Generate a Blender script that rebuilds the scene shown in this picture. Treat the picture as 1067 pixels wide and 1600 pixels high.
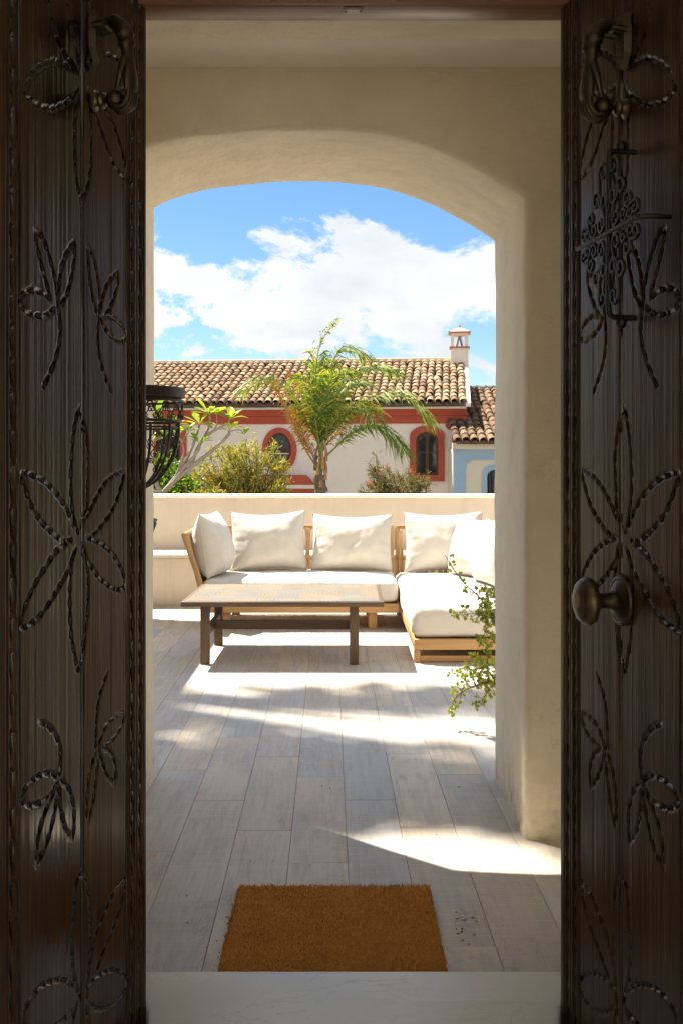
import bpy, bmesh, math, random
import numpy as np
from mathutils import Vector, Matrix, noise

R = math.radians
F, CX, HY, H = 1556.0, 533.5, 722.0, 1.35      # focal length in photo pixels, principal point, eye height
scene = bpy.context.scene
for o in list(bpy.data.objects):
    bpy.data.objects.remove(o)
COL = scene.collection

# ------------------------------------------------------------------ camera
cam_data = bpy.data.cameras.new('camera')
cam_data.sensor_fit = 'VERTICAL'
cam_data.sensor_height = 36.0
cam_data.sensor_width = 24.0
cam_data.lens = 36.0 * F / 1600.0
cam_data.shift_y = -(800.0 - HY) / 1600.0
cam_data.clip_start = 0.05
cam_data.clip_end = 3000
cam = bpy.data.objects.new('camera', cam_data)
COL.objects.link(cam)
cam.location = (0, 0, H)
cam.rotation_euler = (R(90), 0, 0)
scene.camera = cam

# ------------------------------------------------------------------ world, sun, exposure
SUN_TO = Vector((-0.485, 0.393, 1.0)).normalized()       # towards the sun
sun_el = math.asin(SUN_TO.z)
sun_az = math.atan2(SUN_TO.x, SUN_TO.y)                  # from +Y towards +X
world = bpy.data.worlds.new('World')
scene.world = world
world.use_nodes = True
wn = world.node_tree
wn.nodes.clear()
def wnode(t, **kw):
    n = wn.nodes.new(t)
    for k, v in kw.items():
        setattr(n, k, v)
    return n
def wl(a, b):
    wn.links.new(a, b)
w_out = wnode('ShaderNodeOutputWorld')
w_bg = wnode('ShaderNodeBackground')
w_bg.inputs['Strength'].default_value = 0.05
sky = wnode('ShaderNodeTexSky')
sky.sky_type = 'NISHITA'
sky.sun_disc = False
sky.sun_elevation = sun_el
sky.sun_rotation = sun_az
sky.altitude = 50
sky.air_density = 1.0
sky.dust_density = 0.25
sky.ozone_density = 4.0
w_hsv = wnode('ShaderNodeHueSaturation')
w_hsv.inputs['Hue'].default_value = 0.497
w_hsv.inputs['Saturation'].default_value = 1.14
w_hsv.inputs['Value'].default_value = 0.66
wl(sky.outputs[0], w_hsv.inputs['Color'])
# cumulus bank low over the horizon, all the way round
tc = wnode('ShaderNodeTexCoord')
sep = wnode('ShaderNodeSeparateXYZ')
wl(tc.outputs['Generated'], sep.inputs[0])
mp = wnode('ShaderNodeMapping')
mp.inputs['Scale'].default_value = (1.0, 1.0, 1.75)
mp.inputs['Location'].default_value = (5.265, 2.94, 0.268)
wl(tc.outputs['Generated'], mp.inputs[0])
n1 = wnode('ShaderNodeTexNoise')
n1.inputs['Scale'].default_value = 7.5
n1.inputs['Detail'].default_value = 12
n1.inputs['Roughness'].default_value = 0.62
n1.inputs['Distortion'].default_value = 0.25
wl(mp.outputs[0], n1.inputs['Vector'])
band = wnode('ShaderNodeValToRGB')           # cover by height above the horizon
band.color_ramp.interpolation = 'EASE'
els = band.color_ramp.elements
els[0].position = 0.0; els[0].color = (0.40, 0.40, 0.40, 1)
els[1].position = 0.085; els[1].color = (0.44, 0.44, 0.44, 1)
for p, c in ((0.112, 0.52), (0.145, 0.625), (0.185, 0.635), (0.213, 0.535), (0.262, 0.36), (0.42, 0.54), (1.0, 0.60)):  # unseen cover overhead is thickened to lift the shade with white light
    e = els.new(p); e.color = (c, c, c, 1)
wl(sep.outputs['Z'], band.inputs[0])
add = wnode('ShaderNodeMath', operation='ADD')
wl(n1.outputs['Fac'], add.inputs[0]); wl(band.outputs[0], add.inputs[1])
cov = wnode('ShaderNodeMapRange')
cov.interpolation_type = 'SMOOTHSTEP'
cov.inputs['From Min'].default_value = 1.015
cov.inputs['From Max'].default_value = 1.09
wl(add.outputs[0], cov.inputs['Value'])
# soft grey undersides inside the cloud
mp2 = wnode('ShaderNodeMapping')
mp2.inputs['Scale'].default_value = (1.0, 1.0, 1.9)
mp2.inputs['Location'].default_value = (5.265, 2.94, 0.232)
wl(tc.outputs['Generated'], mp2.inputs[0])
n2 = wnode('ShaderNodeTexNoise')
n2.inputs['Scale'].default_value = 7.5
n2.inputs['Detail'].default_value = 5
n2.inputs['Roughness'].default_value = 0.5
wl(mp2.outputs[0], n2.inputs['Vector'])
shade = wnode('ShaderNodeValToRGB')
shade.color_ramp.elements[0].position = 0.40
shade.color_ramp.elements[0].color = (4.55, 4.6, 4.65, 1)
shade.color_ramp.elements[1].position = 0.72
shade.color_ramp.elements[1].color = (3.2, 3.4, 3.6, 1)
wl(n2.outputs['Fac'], shade.inputs[0])
mixc = wnode('ShaderNodeMix', data_type='RGBA')
wl(cov.outputs[0], mixc.inputs['Factor'])
wl(w_hsv.outputs[0], mixc.inputs[6])
wl(shade.outputs[0], mixc.inputs[7])
wl(mixc.outputs[2], w_bg.inputs['Color'])
wl(w_bg.outputs[0], w_out.inputs[0])

sun_data = bpy.data.lights.new('sun', 'SUN')
sun_data.energy = 3.2
sun_data.angle = R(0.53)
sun_data.color = (1.0, 0.91, 0.77)
sun = bpy.data.objects.new('sun', sun_data)
COL.objects.link(sun)
sun.rotation_euler = (-SUN_TO).to_track_quat('-Z', 'Y').to_euler()
sun.location = (-6, 6, 12)

scene.view_settings.view_transform = 'Standard'
scene.view_settings.look = 'None'
scene.view_settings.gamma = 1.0
scene.view_settings.use_curve_mapping = False
scene.view_settings.exposure = 2.28
scene.render.engine = 'CYCLES'
scene.cycles.use_denoising = True
scene.cycles.max_bounces = 7
scene.cycles.diffuse_bounces = 5
scene.cycles.glossy_bounces = 2
scene.cycles.transparent_max_bounces = 8
scene.cycles.sample_clamp_indirect = 6

# ------------------------------------------------------------------ helpers
def W(px, py, Y):
    """point seen at photo pixel (px, py) that stands Y metres ahead"""
    return Vector(((px - CX) / F * Y, Y, H + (HY - py) / F * Y))

def tag(o, label=None, cat=None, group=None, kind=None):
    if label: o['label'] = label
    if cat: o['category'] = cat
    if group: o['group'] = group
    if kind: o['kind'] = kind
    return o

def empty(name, loc=(0, 0, 0), rz=0.0, parent=None):
    o = bpy.data.objects.new(name, None)
    o.empty_display_size = 0.1
    COL.objects.link(o)
    o.location = loc
    o.rotation_euler = (0, 0, rz)
    if parent: o.parent = parent
    return o

def inst(name, me, parent=None, mtx=None):
    o = bpy.data.objects.new(name, me)
    COL.objects.link(o)
    if parent: o.parent = parent
    if mtx is not None: o.matrix_local = mtx
    return o

_bev_cache = {}
def bev_box_data(sx, sy, sz, r, seg=1):
    key = (round(sx, 4), round(sy, 4), round(sz, 4), round(r, 4), seg)
    if key not in _bev_cache:
        bm = bmesh.new()
        bmesh.ops.create_cube(bm, size=1.0)
        bmesh.ops.scale(bm, vec=(sx, sy, sz), verts=bm.verts)
        if r > 0:
            bmesh.ops.bevel(bm, geom=bm.edges[:], offset=min(r, 0.45 * min(sx, sy, sz)), segments=seg, affect='EDGES', profile=0.5)
        bm.verts.index_update()
        _bev_cache[key] = ([v.co.copy() for v in bm.verts], [[v.index for v in f.verts] for f in bm.faces])
        bm.free()
    return _bev_cache[key]

class MB:
    def __init__(s):
        s.v = []; s.f = []
    def add(s, vs, fs):
        o = len(s.v)
        s.v.extend(tuple(p) for p in vs)
        s.f.extend(tuple(i + o for i in f) for f in fs)
        return s
    def box(s, x0, x1, y0, y1, z0, z1, r=0.0, seg=1, mtx=None):
        vs, fs = bev_box_data(x1 - x0, y1 - y0, z1 - z0, r, seg)
        c = Vector(((x0 + x1) / 2, (y0 + y1) / 2, (z0 + z1) / 2))
        vs = [v + c for v in vs]
        if mtx is not None: vs = [mtx @ v for v in vs]
        return s.add(vs, fs)
    def tube(s, pts, rad, n=8, cap=True, flat=None):
        pts = [Vector(p) for p in pts]
        m = len(pts)
        rads = rad if isinstance(rad, (list, tuple)) else [rad] * m
        tang = []
        for i in range(m):
            t = pts[min(i + 1, m - 1)] - pts[max(i - 1, 0)]
            tang.append(t.normalized() if t.length > 1e-9 else Vector((0, 0, 1)))
        up = Vector((0, 0, 1)) if abs(tang[0].z) < 0.9 else Vector((1, 0, 0))
        nrm = (up - tang[0] * up.dot(tang[0])).normalized()
        vs = []; fs = []
        for i in range(m):
            t = tang[i]
            nrm = (nrm - t * nrm.dot(t))
            nrm = nrm.normalized() if nrm.length > 1e-6 else t.orthogonal().normalized()
            b = t.cross(nrm)
            for k in range(n):
                a = 2 * math.pi * k / n
                vs.append(pts[i] + (nrm * math.cos(a) + b * math.sin(a)) * rads[i])
        for i in range(m - 1):
            for k in range(n):
                k2 = (k + 1) % n
                fs.append((i * n + k, i * n + k2, (i + 1) * n + k2, (i + 1) * n + k))
        if cap:
            fs.append(tuple(range(n - 1, -1, -1)))
            fs.append(tuple((m - 1) * n + k for k in range(n)))
        return s.add(vs, fs)
    def lathe(s, prof, n=24, mtx=None):
        """prof: (radius, height) pairs turned about local z"""
        vs = []; fs = []
        for r, z in prof:
            for k in range(n):
                a = 2 * math.pi * k / n
                vs.append(Vector((r * math.cos(a), r * math.sin(a), z)))
        for i in range(len(prof) - 1):
            for k in range(n):
                k2 = (k + 1) % n
                fs.append((i * n + k, i * n + k2, (i + 1) * n + k2, (i + 1) * n + k))
        fs.append(tuple(range(n - 1, -1, -1)))
        fs.append(tuple((len(prof) - 1) * n + k for k in range(n)))
        if mtx is not None: vs = [mtx @ v for v in vs]
        return s.add(vs, fs)
    def prism(s, poly, y0, y1):
        """poly in (x, z), extruded from y0 to y1"""
        n = len(poly)
        vs = [(x, y0, z) for x, z in poly] + [(x, y1, z) for x, z in poly]
        fs = [tuple(range(n)), tuple(range(2 * n - 1, n - 1, -1))]
        for k in range(n):
            k2 = (k + 1) % n
            fs.append((k, k + n, k2 + n, k2))
        return s.add(vs, fs)
    def ring(s, outer, inner, y0, y1, closed=True):
        """a frame between two (x, z) outlines of the same length, from y0 (front) to y1"""
        n = len(outer)
        vs = [(x, y0, z) for x, z in outer] + [(x, y0, z) for x, z in inner] + [(x, y1, z) for x, z in outer] + [(x, y1, z) for x, z in inner]
        fs = []
        rng = range(n) if closed else range(n - 1)
        for k in rng:
            k2 = (k + 1) % n
            fs.append((k, k2, n + k2, n + k))
            fs.append((n + k, n + k2, 3 * n + k2, 3 * n + k))
            fs.append((k2, k, 2 * n + k, 2 * n + k2))
            fs.append((2 * n + k, 3 * n + k, 3 * n + k2, 2 * n + k2))
        if not closed:
            fs.append((0, n, 3 * n, 2 * n)); fs.append((n - 1, 2 * n - 1 + 0, 4 * n - 1, 3 * n - 1))
        return s.add(vs, fs)
    def mesh(s, name, mat=None, smooth=40, recalc=True):
        me = bpy.data.meshes.new(name)
        me.from_pydata(s.v, [], s.f)
        if recalc:
            bm = bmesh.new(); bm.from_mesh(me)
            bmesh.ops.recalc_face_normals(bm, faces=bm.faces)
            bm.to_mesh(me); bm.free()
        if mat: me.materials.append(mat)
        if smooth:
            me.shade_smooth()
            if smooth < 180: me.set_sharp_from_angle(angle=R(smooth))
        return me
    def build(s, name, mat=None, parent=None, smooth=40, recalc=True, mtx=None):
        return inst(name, s.mesh(name, mat, smooth, recalc), parent, mtx)

def np_mesh(name, verts, faces, mat, smooth=True):
    """verts (n,3), faces (m,3) or (m,4) as numpy arrays"""
    verts = np.asarray(verts, dtype=np.float32); faces = np.asarray(faces, dtype=np.int32)
    me = bpy.data.meshes.new(name)
    k = faces.shape[1]
    me.vertices.add(len(verts)); me.vertices.foreach_set('co', verts.ravel())
    me.loops.add(faces.size); me.loops.foreach_set('vertex_index', faces.ravel())
    me.polygons.add(len(faces))
    me.polygons.foreach_set('loop_start', np.arange(0, faces.size, k, dtype=np.int32))
    me.polygons.foreach_set('loop_total', np.full(len(faces), k, dtype=np.int32))
    me.update(calc_edges=True); me.validate()
    if mat: me.materials.append(mat)
    if smooth: me.shade_smooth()
    return me

def spline(pts, n=8):
    """Catmull-Rom through the points"""
    P = [Vector(p) for p in pts]
    P = [P[0] * 2 - P[1]] + P + [P[-1] * 2 - P[-2]]
    out = []
    for i in range(1, len(P) - 2):
        for k in range(n):
            t = k / n
            a, b, c, d = P[i - 1], P[i], P[i + 1], P[i + 2]
            out.append(0.5 * ((2 * b) + (c - a) * t + (2 * a - 5 * b + 4 * c - d) * t * t + (3 * b - a - 3 * c + d) * t ** 3))
    out.append(P[-2].copy())
    return out

# ------------------------------------------------------------------ materials
class NT:
    def __init__(s, name):
        s.m = bpy.data.materials.new(name)
        s.m.use_nodes = True
        s.t = s.m.node_tree
        s.b = s.t.nodes['Principled BSDF']
    def n(s, typ, ins=None, **kw):
        nd = s.t.nodes.new(typ)
        for k, v in kw.items(): setattr(nd, k, v)
        for k, v in (ins or {}).items():
            if hasattr(v, 'is_linked') or isinstance(v, bpy.types.NodeSocket): s.t.links.new(v, nd.inputs[k])
            else: nd.inputs[k].default_value = v
        return nd
    def coord(s, which='Object', scale=(1, 1, 1), rnd=0.0, loc=(0, 0, 0)):
        tcn = s.n('ShaderNodeTexCoord')
        v = tcn.outputs[which]
        if rnd:
            oi = s.n('ShaderNodeObjectInfo')
            mu = s.n('ShaderNodeMath', {0: oi.outputs['Random'], 1: rnd}, operation='MULTIPLY')
            ad = s.n('ShaderNodeVectorMath', {0: v, 1: mu.outputs[0]}, operation='ADD')
            v = ad.outputs[0]
        mpn = s.n('ShaderNodeMapping', {'Vector': v, 'Scale': scale, 'Location': loc})
        return mpn.outputs[0]
    def noise(s, vec, scale, detail=6, rough=0.55, dist=0.0):
        return s.n('ShaderNodeTexNoise', {'Vector': vec, 'Scale': scale, 'Detail': detail, 'Roughness': rough, 'Distortion': dist}).outputs['Fac']
    def ramp(s, fac, stops, interp='LINEAR'):
        nd = s.n('ShaderNodeValToRGB', {'Fac': fac})
        nd.color_ramp.interpolation = interp
        e = nd.color_ramp.elements
        while len(e) < len(stops): e.new(0.5)
        for k, (p, c) in enumerate(stops):
            e[k].position = p
            e[k].color = (c[0], c[1], c[2], 1) if isinstance(c, (tuple, list)) else (c, c, c, 1)
        return nd.outputs[0]
    def mix(s, fac, a, b, mode='MIX'):
        nd = s.n('ShaderNodeMix', data_type='RGBA', blend_type=mode)
        for key, v in ((0, fac), (6, a), (7, b)):
            if isinstance(v, bpy.types.NodeSocket): s.t.links.new(v, nd.inputs[key])
            elif key == 0: nd.inputs[0].default_value = v
            else: nd.inputs[key].default_value = (v[0], v[1], v[2], 1)
        return nd.outputs[2]
    def math(s, op, a, b=0.0, c=0.0):
        return s.n('ShaderNodeMath', {0: a, 1: b, 2: c}, operation=op).outputs[0]
    def bump(s, h, strength=0.3, dist=0.01, prev=None):
        ins = {'Height': h, 'Strength': strength, 'Distance': dist}
        if prev is not None: ins['Normal'] = prev
        return s.n('ShaderNodeBump', ins).outputs[0]
    def set(s, **kw):
        names = {'base': 'Base Color', 'rough': 'Roughness', 'metal': 'Metallic', 'normal': 'Normal', 'spec': 'Specular IOR Level',
                 'coat': 'Coat Weight', 'coat_rough': 'Coat Roughness', 'trans': 'Transmission Weight', 'sheen': 'Sheen Weight', 'coat_normal': 'Coat Normal'}
        for k, v in kw.items():
            i = s.b.inputs[names[k]]
            if isinstance(v, bpy.types.NodeSocket): s.t.links.new(v, i)
            elif isinstance(v, (tuple, list)): i.default_value = (v[0], v[1], v[2], 1)
            else: i.default_value = v
        return s

M = {}
def plaster(name, col, var=0.07, fine=0.25, coarse=0.5, dirt=None, grime=False):
    t = NT(name); c = t.coord()
    big = t.noise(c, 1.7, 5)
    mid = t.noise(c, 9, 6, 0.6)
    lo = tuple(x * (1 - var * 1.5) for x in col); hi = tuple(min(1, x * (1 + var)) for x in col)
    base = t.ramp(t.math('ADD', t.math('MULTIPLY', big, 0.6), t.math('MULTIPLY', mid, 0.4)), [(0.3, lo), (0.7, hi)])
    if dirt:
        streak = t.noise(t.coord(scale=(14, 14, 0.7)), 1.0, 5, 0.65)
        base = t.mix(t.ramp(streak, [(0.52, 0), (0.78, dirt)]), base, tuple(x * 0.55 for x in col))
    if grime:       # scuffs low down, hairline cracks, yellowed blotches
        hz = t.n('ShaderNodeSeparateXYZ', {0: c}).outputs[2]
        low = t.n('ShaderNodeMapRange', {'Value': hz, 'From Min': 0.28, 'From Max': 0.0}).outputs[0]
        sc_ = t.math('MULTIPLY', low, t.ramp(t.noise(c, 16, 6, 0.7), [(0.42, 0.0), (0.66, 0.6)]))
        base = t.mix(sc_, base, tuple(x * 0.42 for x in col))
        ck = t.ramp(t.math('ABSOLUTE', t.math('SUBTRACT', t.noise(c, 2.6, 9, 0.62, 0.8), 0.5)), [(0.0, 1.0), (0.004, 0.0)])
        base = t.mix(t.math('MULTIPLY', ck, t.ramp(t.noise(c, 2.1, 2), [(0.52, 0.0), (0.62, 0.45)])), base, tuple(x * 0.45 for x in col))
        base = t.mix(t.ramp(t.noise(c, 3.3, 5, 0.65), [(0.55, 0.0), (0.75, 0.22)]), base, (col[0] * 0.86, col[1] * 0.78, col[2] * 0.62))
    h1 = t.noise(c, 5.5, 4, 0.5); h2 = t.noise(c, 48, 6, 0.72)
    pits = t.ramp(t.noise(c, 120, 2, 0.5), [(0.28, 0.0), (0.36, 1.0)])
    nb = t.bump(h1, coarse, 0.03)
    nb = t.bump(h2, fine, 0.006, nb)
    nb = t.bump(pits, fine * 0.8, 0.004, nb)
    t.set(base=base, rough=0.86, normal=nb, spec=0.25)
    M[name] = t.m
    return t.m

def wood(name, dark, light, scale=(30, 30, 1.6), rough=0.5, bump=0.25, rnd=7.0, coat=0.0, axis='z'):
    t = NT(name)
    sc = {'z': scale, 'x': (scale[2], scale[0], scale[1]), 'y': (scale[0], scale[2], scale[1])}[axis]
    c = t.coord(scale=sc, rnd=rnd)
    g = t.noise(c, 1.0, 7, 0.6, 0.6)
    c2 = t.coord(scale=tuple(x * 4 for x in sc), rnd=rnd)
    g2 = t.noise(c2, 1.0, 4, 0.6)
    base = t.ramp(t.math('ADD', t.math('MULTIPLY', g, 0.7), t.math('MULTIPLY', g2, 0.3)), [(0.32, dark), (0.68, light)])
    t.set(base=base, rough=rough, normal=t.bump(t.math('ADD', g, t.math('MULTIPLY', g2, 0.6)), bump, 0.004), spec=0.35, coat=coat, coat_rough=0.2)
    M[name] = t.m
    return t.m

def simple(name, col, rough=0.6, metal=0.0, var=0.12, nscale=20, bump=0.0, spec=0.5):
    t = NT(name); c = t.coord()
    f = t.noise(c, nscale, 5, 0.6)
    base = t.ramp(f, [(0.3, tuple(x * (1 - var) for x in col)), (0.7, tuple(min(1, x * (1 + var)) for x in col))])
    t.set(base=base, rough=rough, metal=metal, spec=spec)
    if bump: t.set(normal=t.bump(t.noise(c, nscale * 4, 4), bump, 0.004))
    M[name] = t.m
    return t.m

def leaf(name, stops, rough=0.45, trans=0.35, island=True):
    """leaf colours picked per leaf, some light through the blade"""
    t = NT(name)
    geo = t.n('ShaderNodeNewGeometry')
    oi = t.n('ShaderNodeObjectInfo')
    f = t.math('FRACT', t.math('ADD', geo.outputs['Random Per Island'], oi.outputs['Random']))
    col = t.ramp(f, stops)
    t.set(base=col, rough=rough, spec=0.4)
    tr = t.n('ShaderNodeBsdfTranslucent', {'Color': t.mix(1.0, col, (1.6, 1.5, 0.6), 'MULTIPLY')})
    mx = t.n('ShaderNodeMixShader', {0: trans, 1: t.b.outputs[0], 2: tr.outputs[0]})
    out = t.t.nodes['Material Output']
    t.t.links.new(mx.outputs[0], out.inputs['Surface'])
    M[name] = t.m
    return t.m

plaster('plaster_cream', (0.82, 0.735, 0.575), 0.08, 0.55, 0.75, grime=True)
plaster('plaster_parapet', (0.65, 0.575, 0.48), 0.05, 0.08, 0.12, dirt=0.25)
plaster('plaster_white', (0.84, 0.81, 0.75), 0.05, 0.1, 0.2)
plaster('plaster_ceiling', (0.92, 0.88, 0.78), 0.03, 0.1, 0.2)
plaster('plaster_room', (0.78, 0.74, 0.66), 0.05, 0.1, 0.2)
plaster('facade_white', (0.87, 0.78, 0.66), 0.05, 0.1, 0.1, dirt=0.12)
plaster('facade_red', (0.47, 0.10, 0.06), 0.10, 0.1, 0.1, dirt=0.2)
plaster('facade_blue', (0.36, 0.50, 0.62), 0.06, 0.1, 0.1, dirt=0.1)
plaster('facade_cream', (0.76, 0.69, 0.52), 0.05, 0.1, 0.1)
wood('teak', (0.34, 0.19, 0.075), (0.50, 0.31, 0.14), (40, 40, 2.0), 0.55, 0.2)
wood('teak_x', (0.36, 0.20, 0.08), (0.52, 0.32, 0.14), (40, 40, 2.0), 0.5, 0.2, axis='x')
wood('cane', (0.42, 0.27, 0.12), (0.62, 0.45, 0.25), (60, 60, 6.0), 0.45, 0.2)
wood('table_wood', (0.085, 0.056, 0.036), (0.15, 0.10, 0.068), (40, 40, 2.0), 0.55, 0.15)
wood('table_wood_x', (0.085, 0.056, 0.036), (0.15, 0.10, 0.068), (40, 40, 2.0), 0.5, 0.15, axis='x')
wood('bark', (0.10, 0.075, 0.05), (0.24, 0.19, 0.13), (20, 20, 6), 0.9, 0.6)
wood('bark_pale', (0.20, 0.17, 0.135), (0.34, 0.30, 0.245), (14, 14, 9), 0.85, 0.4)
wood('window_wood', (0.05, 0.018, 0.010), (0.10, 0.038, 0.02), (20, 20, 2), 0.4, 0.1)
wood('lintel_wood', (0.08, 0.026, 0.012), (0.19, 0.068, 0.032), (45, 45, 2.2), 0.33, 0.25, axis='x', coat=0.3)
simple('iron', (0.018, 0.016, 0.015), 0.42, 0.55, 0.3, 60, 0.15)
simple('iron_brown', (0.035, 0.024, 0.020), 0.5, 0.3, 0.3, 60, 0.15)
simple('brass_old', (0.10, 0.072, 0.04), 0.38, 0.8, 0.35, 35, 0.08)
simple('brass_dark', (0.055, 0.040, 0.022), 0.40, 0.8, 0.4, 30, 0.08)
simple('steel', (0.22, 0.21, 0.20), 0.45, 0.9, 0.3, 80)
simple('wicker', (0.03, 0.036, 0.042), 0.5, 0.0, 0.3, 120, 0.4)
simple('stem_purple', (0.10, 0.055, 0.045), 0.6, 0, 0.3, 60)
simple('rachis', (0.22, 0.24, 0.07), 0.5, 0, 0.2, 20)
simple('rachis_dead', (0.42, 0.25, 0.09), 0.6, 0, 0.2, 20)
simple('terracotta_pot', (0.42, 0.19, 0.10), 0.75, 0, 0.15, 14, 0.1)
simple('canvas', (0.70, 0.66, 0.58), 0.85, 0, 0.05, 40)
simple('earth', (0.17, 0.14, 0.10), 0.95, 0, 0.25, 3, 0.3)
simple('asphalt', (0.055, 0.055, 0.056), 0.9, 0, 0.2, 8, 0.2)
leaf('leaf_jade', [(0.0, (0.19, 0.27, 0.035)), (0.5, (0.31, 0.38, 0.05)), (1.0, (0.50, 0.50, 0.09))], 0.35, 0.25)
leaf('leaf_bright', [(0.0, (0.05, 0.12, 0.012)), (0.6, (0.11, 0.21, 0.02)), (1.0, (0.25, 0.32, 0.03))], 0.4, 0.4)
leaf('leaf_plumeria', [(0.0, (0.10, 0.20, 0.03)), (0.6, (0.22, 0.31, 0.045)), (1.0, (0.42, 0.42, 0.06))], 0.35, 0.45)
leaf('leaf_brush', [(0.0, (0.10, 0.13, 0.035)), (0.4, (0.22, 0.24, 0.055)), (0.75, (0.42, 0.39, 0.07)), (1.0, (0.62, 0.42, 0.07))], 0.5, 0.3)
leaf('leaf_olive', [(0.0, (0.06, 0.075, 0.03)), (0.55, (0.14, 0.14, 0.06)), (0.85, (0.27, 0.22, 0.10)), (1.0, (0.36, 0.17, 0.08))], 0.5, 0.25)
leaf('leaf_palm', [(0.0, (0.06, 0.13, 0.022)), (0.5, (0.14, 0.225, 0.035)), (0.85, (0.32, 0.34, 0.06)), (1.0, (0.46, 0.42, 0.10))], 0.5, 0.35)
leaf('leaf_palm_dead', [(0.0, (0.30, 0.26, 0.05)), (0.5, (0.45, 0.26, 0.06)), (1.0, (0.42, 0.15, 0.04))], 0.5, 0.3)
leaf('leaf_shade', [(0.0, (0.04, 0.08, 0.02)), (1.0, (0.09, 0.14, 0.03))], 0.5, 0.15)
leaf('flower_red', [(0.0, (0.55, 0.05, 0.03)), (1.0, (0.62, 0.12, 0.05))], 0.5, 0.3)
leaf('debris', [(0.0, (0.09, 0.05, 0.03)), (1.0, (0.20, 0.12, 0.07))], 0.8, 0.05)

# door wood: dark varnish over open vertical grain, worn along its height
t = NT('door_wood'); c = t.coord(scale=(34, 30, 1.3), rnd=5.0)
g = t.noise(c, 1.0, 8, 0.58, 2.4)
fib = t.noise(t.coord(scale=(190, 150, 6.0), rnd=3.0), 1.0, 5, 0.65)
fleck = t.ramp(t.noise(t.coord(scale=(170, 150, 9.0), rnd=2.0), 1.0, 3, 0.5), [(0.62, 0.0), (0.72, 1.0)])
patch = t.noise(t.coord(scale=(3.2, 3, 1.1), rnd=9.0), 1.0, 4, 0.55)
base = t.ramp(g, [(0.30, (0.013, 0.0056, 0.002)), (0.5, (0.040, 0.0195, 0.007)), (0.70, (0.094, 0.051, 0.0205))])
base = t.mix(t.ramp(patch, [(0.50, 0.0), (0.72, 0.45)]), base, (0.032, 0.013, 0.005))
base = t.mix(t.math('MULTIPLY', fleck, 0.25), base, (0.20, 0.155, 0.115))
pores = t.ramp(t.noise(t.coord(scale=(150, 120, 2.6), rnd=4.0), 1.0, 4, 0.6, 0.4), [(0.54, 0.0), (0.63, 0.8)])
base = t.mix(pores, base, (0.008, 0.0045, 0.0025))
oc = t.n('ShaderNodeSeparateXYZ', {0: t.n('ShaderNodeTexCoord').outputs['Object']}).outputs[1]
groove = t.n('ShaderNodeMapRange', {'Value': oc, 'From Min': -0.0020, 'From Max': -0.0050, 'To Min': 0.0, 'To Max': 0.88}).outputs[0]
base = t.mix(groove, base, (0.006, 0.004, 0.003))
hgt = t.math('ADD', t.math('MULTIPLY', g, 0.55), t.math('MULTIPLY', fib, 0.6))
nb = t.bump(hgt, 0.42, 0.003)
rgh = t.ramp(patch, [(0.3, 0.42), (0.75, 0.26)])
rgh = t.mix(groove, rgh, (0.16, 0.16, 0.16))
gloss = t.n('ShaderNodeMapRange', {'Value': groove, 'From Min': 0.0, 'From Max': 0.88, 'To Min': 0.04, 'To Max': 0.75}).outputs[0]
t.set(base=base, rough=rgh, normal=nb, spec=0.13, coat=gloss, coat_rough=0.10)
M['door_wood'] = t.m

# wood-look porcelain planks
t = NT('plank_tile'); oi = t.n('ShaderNodeObjectInfo')
c = t.coord(scale=(1, 1, 1), rnd=37.0)
def st(sx, sy, d=5, r=0.6, dist=0.0):
    mpn = t.n('ShaderNodeMapping', {'Vector': c, 'Scale': (sx, sy, 1.0)})
    return t.noise(mpn.outputs[0], 1.0, d, r, dist)
wide = st(7.5, 1.2, 6, 0.62, 1.2)
fine = st(60, 3.2, 5, 0.65, 0.3)
cross = st(7, 160, 3, 0.6)
cloudy = st(4, 3.0, 4, 0.6)
edge = t.math('ADD', t.math('MULTIPLY', wide, 0.62), t.math('MULTIPLY', fine, 0.38))
h2 = t.math('FRACT', t.math('MULTIPLY', oi.outputs['Random'], 7.31))
lightc = t.ramp(oi.outputs['Random'], [(0.0, (0.50, 0.43, 0.345)), (0.35, (0.63, 0.55, 0.445)), (0.7, (0.57, 0.48, 0.375)), (1.0, (0.64, 0.58, 0.49))])
lightc = t.mix(t.ramp(h2, [(0.50, 0.0), (0.80, 0.75)]), lightc, (0.43, 0.44, 0.455))
greyb = t.mix(t.ramp(edge, [(0.46, 0.0), (0.66, 0.85)]), lightc, (0.33, 0.34, 0.36))
tan = t.mix(t.ramp(cloudy, [(0.50, 0.0), (0.72, 0.6)]), greyb, (0.46, 0.375, 0.27))
wh = t.mix(t.ramp(cross, [(0.52, 0.0), (0.70, 0.45)]), tan, (0.66, 0.60, 0.52))
crack = t.ramp(t.math('ABSOLUTE', t.math('SUBTRACT', st(11, 1.3, 6, 0.62, 1.6), 0.47)), [(0.0, 1.0), (0.016, 0.0)])
cm = t.math('MULTIPLY', crack, t.ramp(cloudy, [(0.42, 0.0), (0.58, 0.45)]))
bs = t.mix(cm, wh, (0.19, 0.17, 0.15))
t.set(base=bs, rough=t.ramp(fine, [(0.3, 0.42), (0.7, 0.62)]), normal=t.bump(t.math('ADD', fine, t.math('MULTIPLY', cross, 0.5)), 0.12, 0.002), spec=0.4)
M['plank_tile'] = t.m
simple('grout', (0.36, 0.30, 0.24), 0.9, 0, 0.2, 30)

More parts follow.
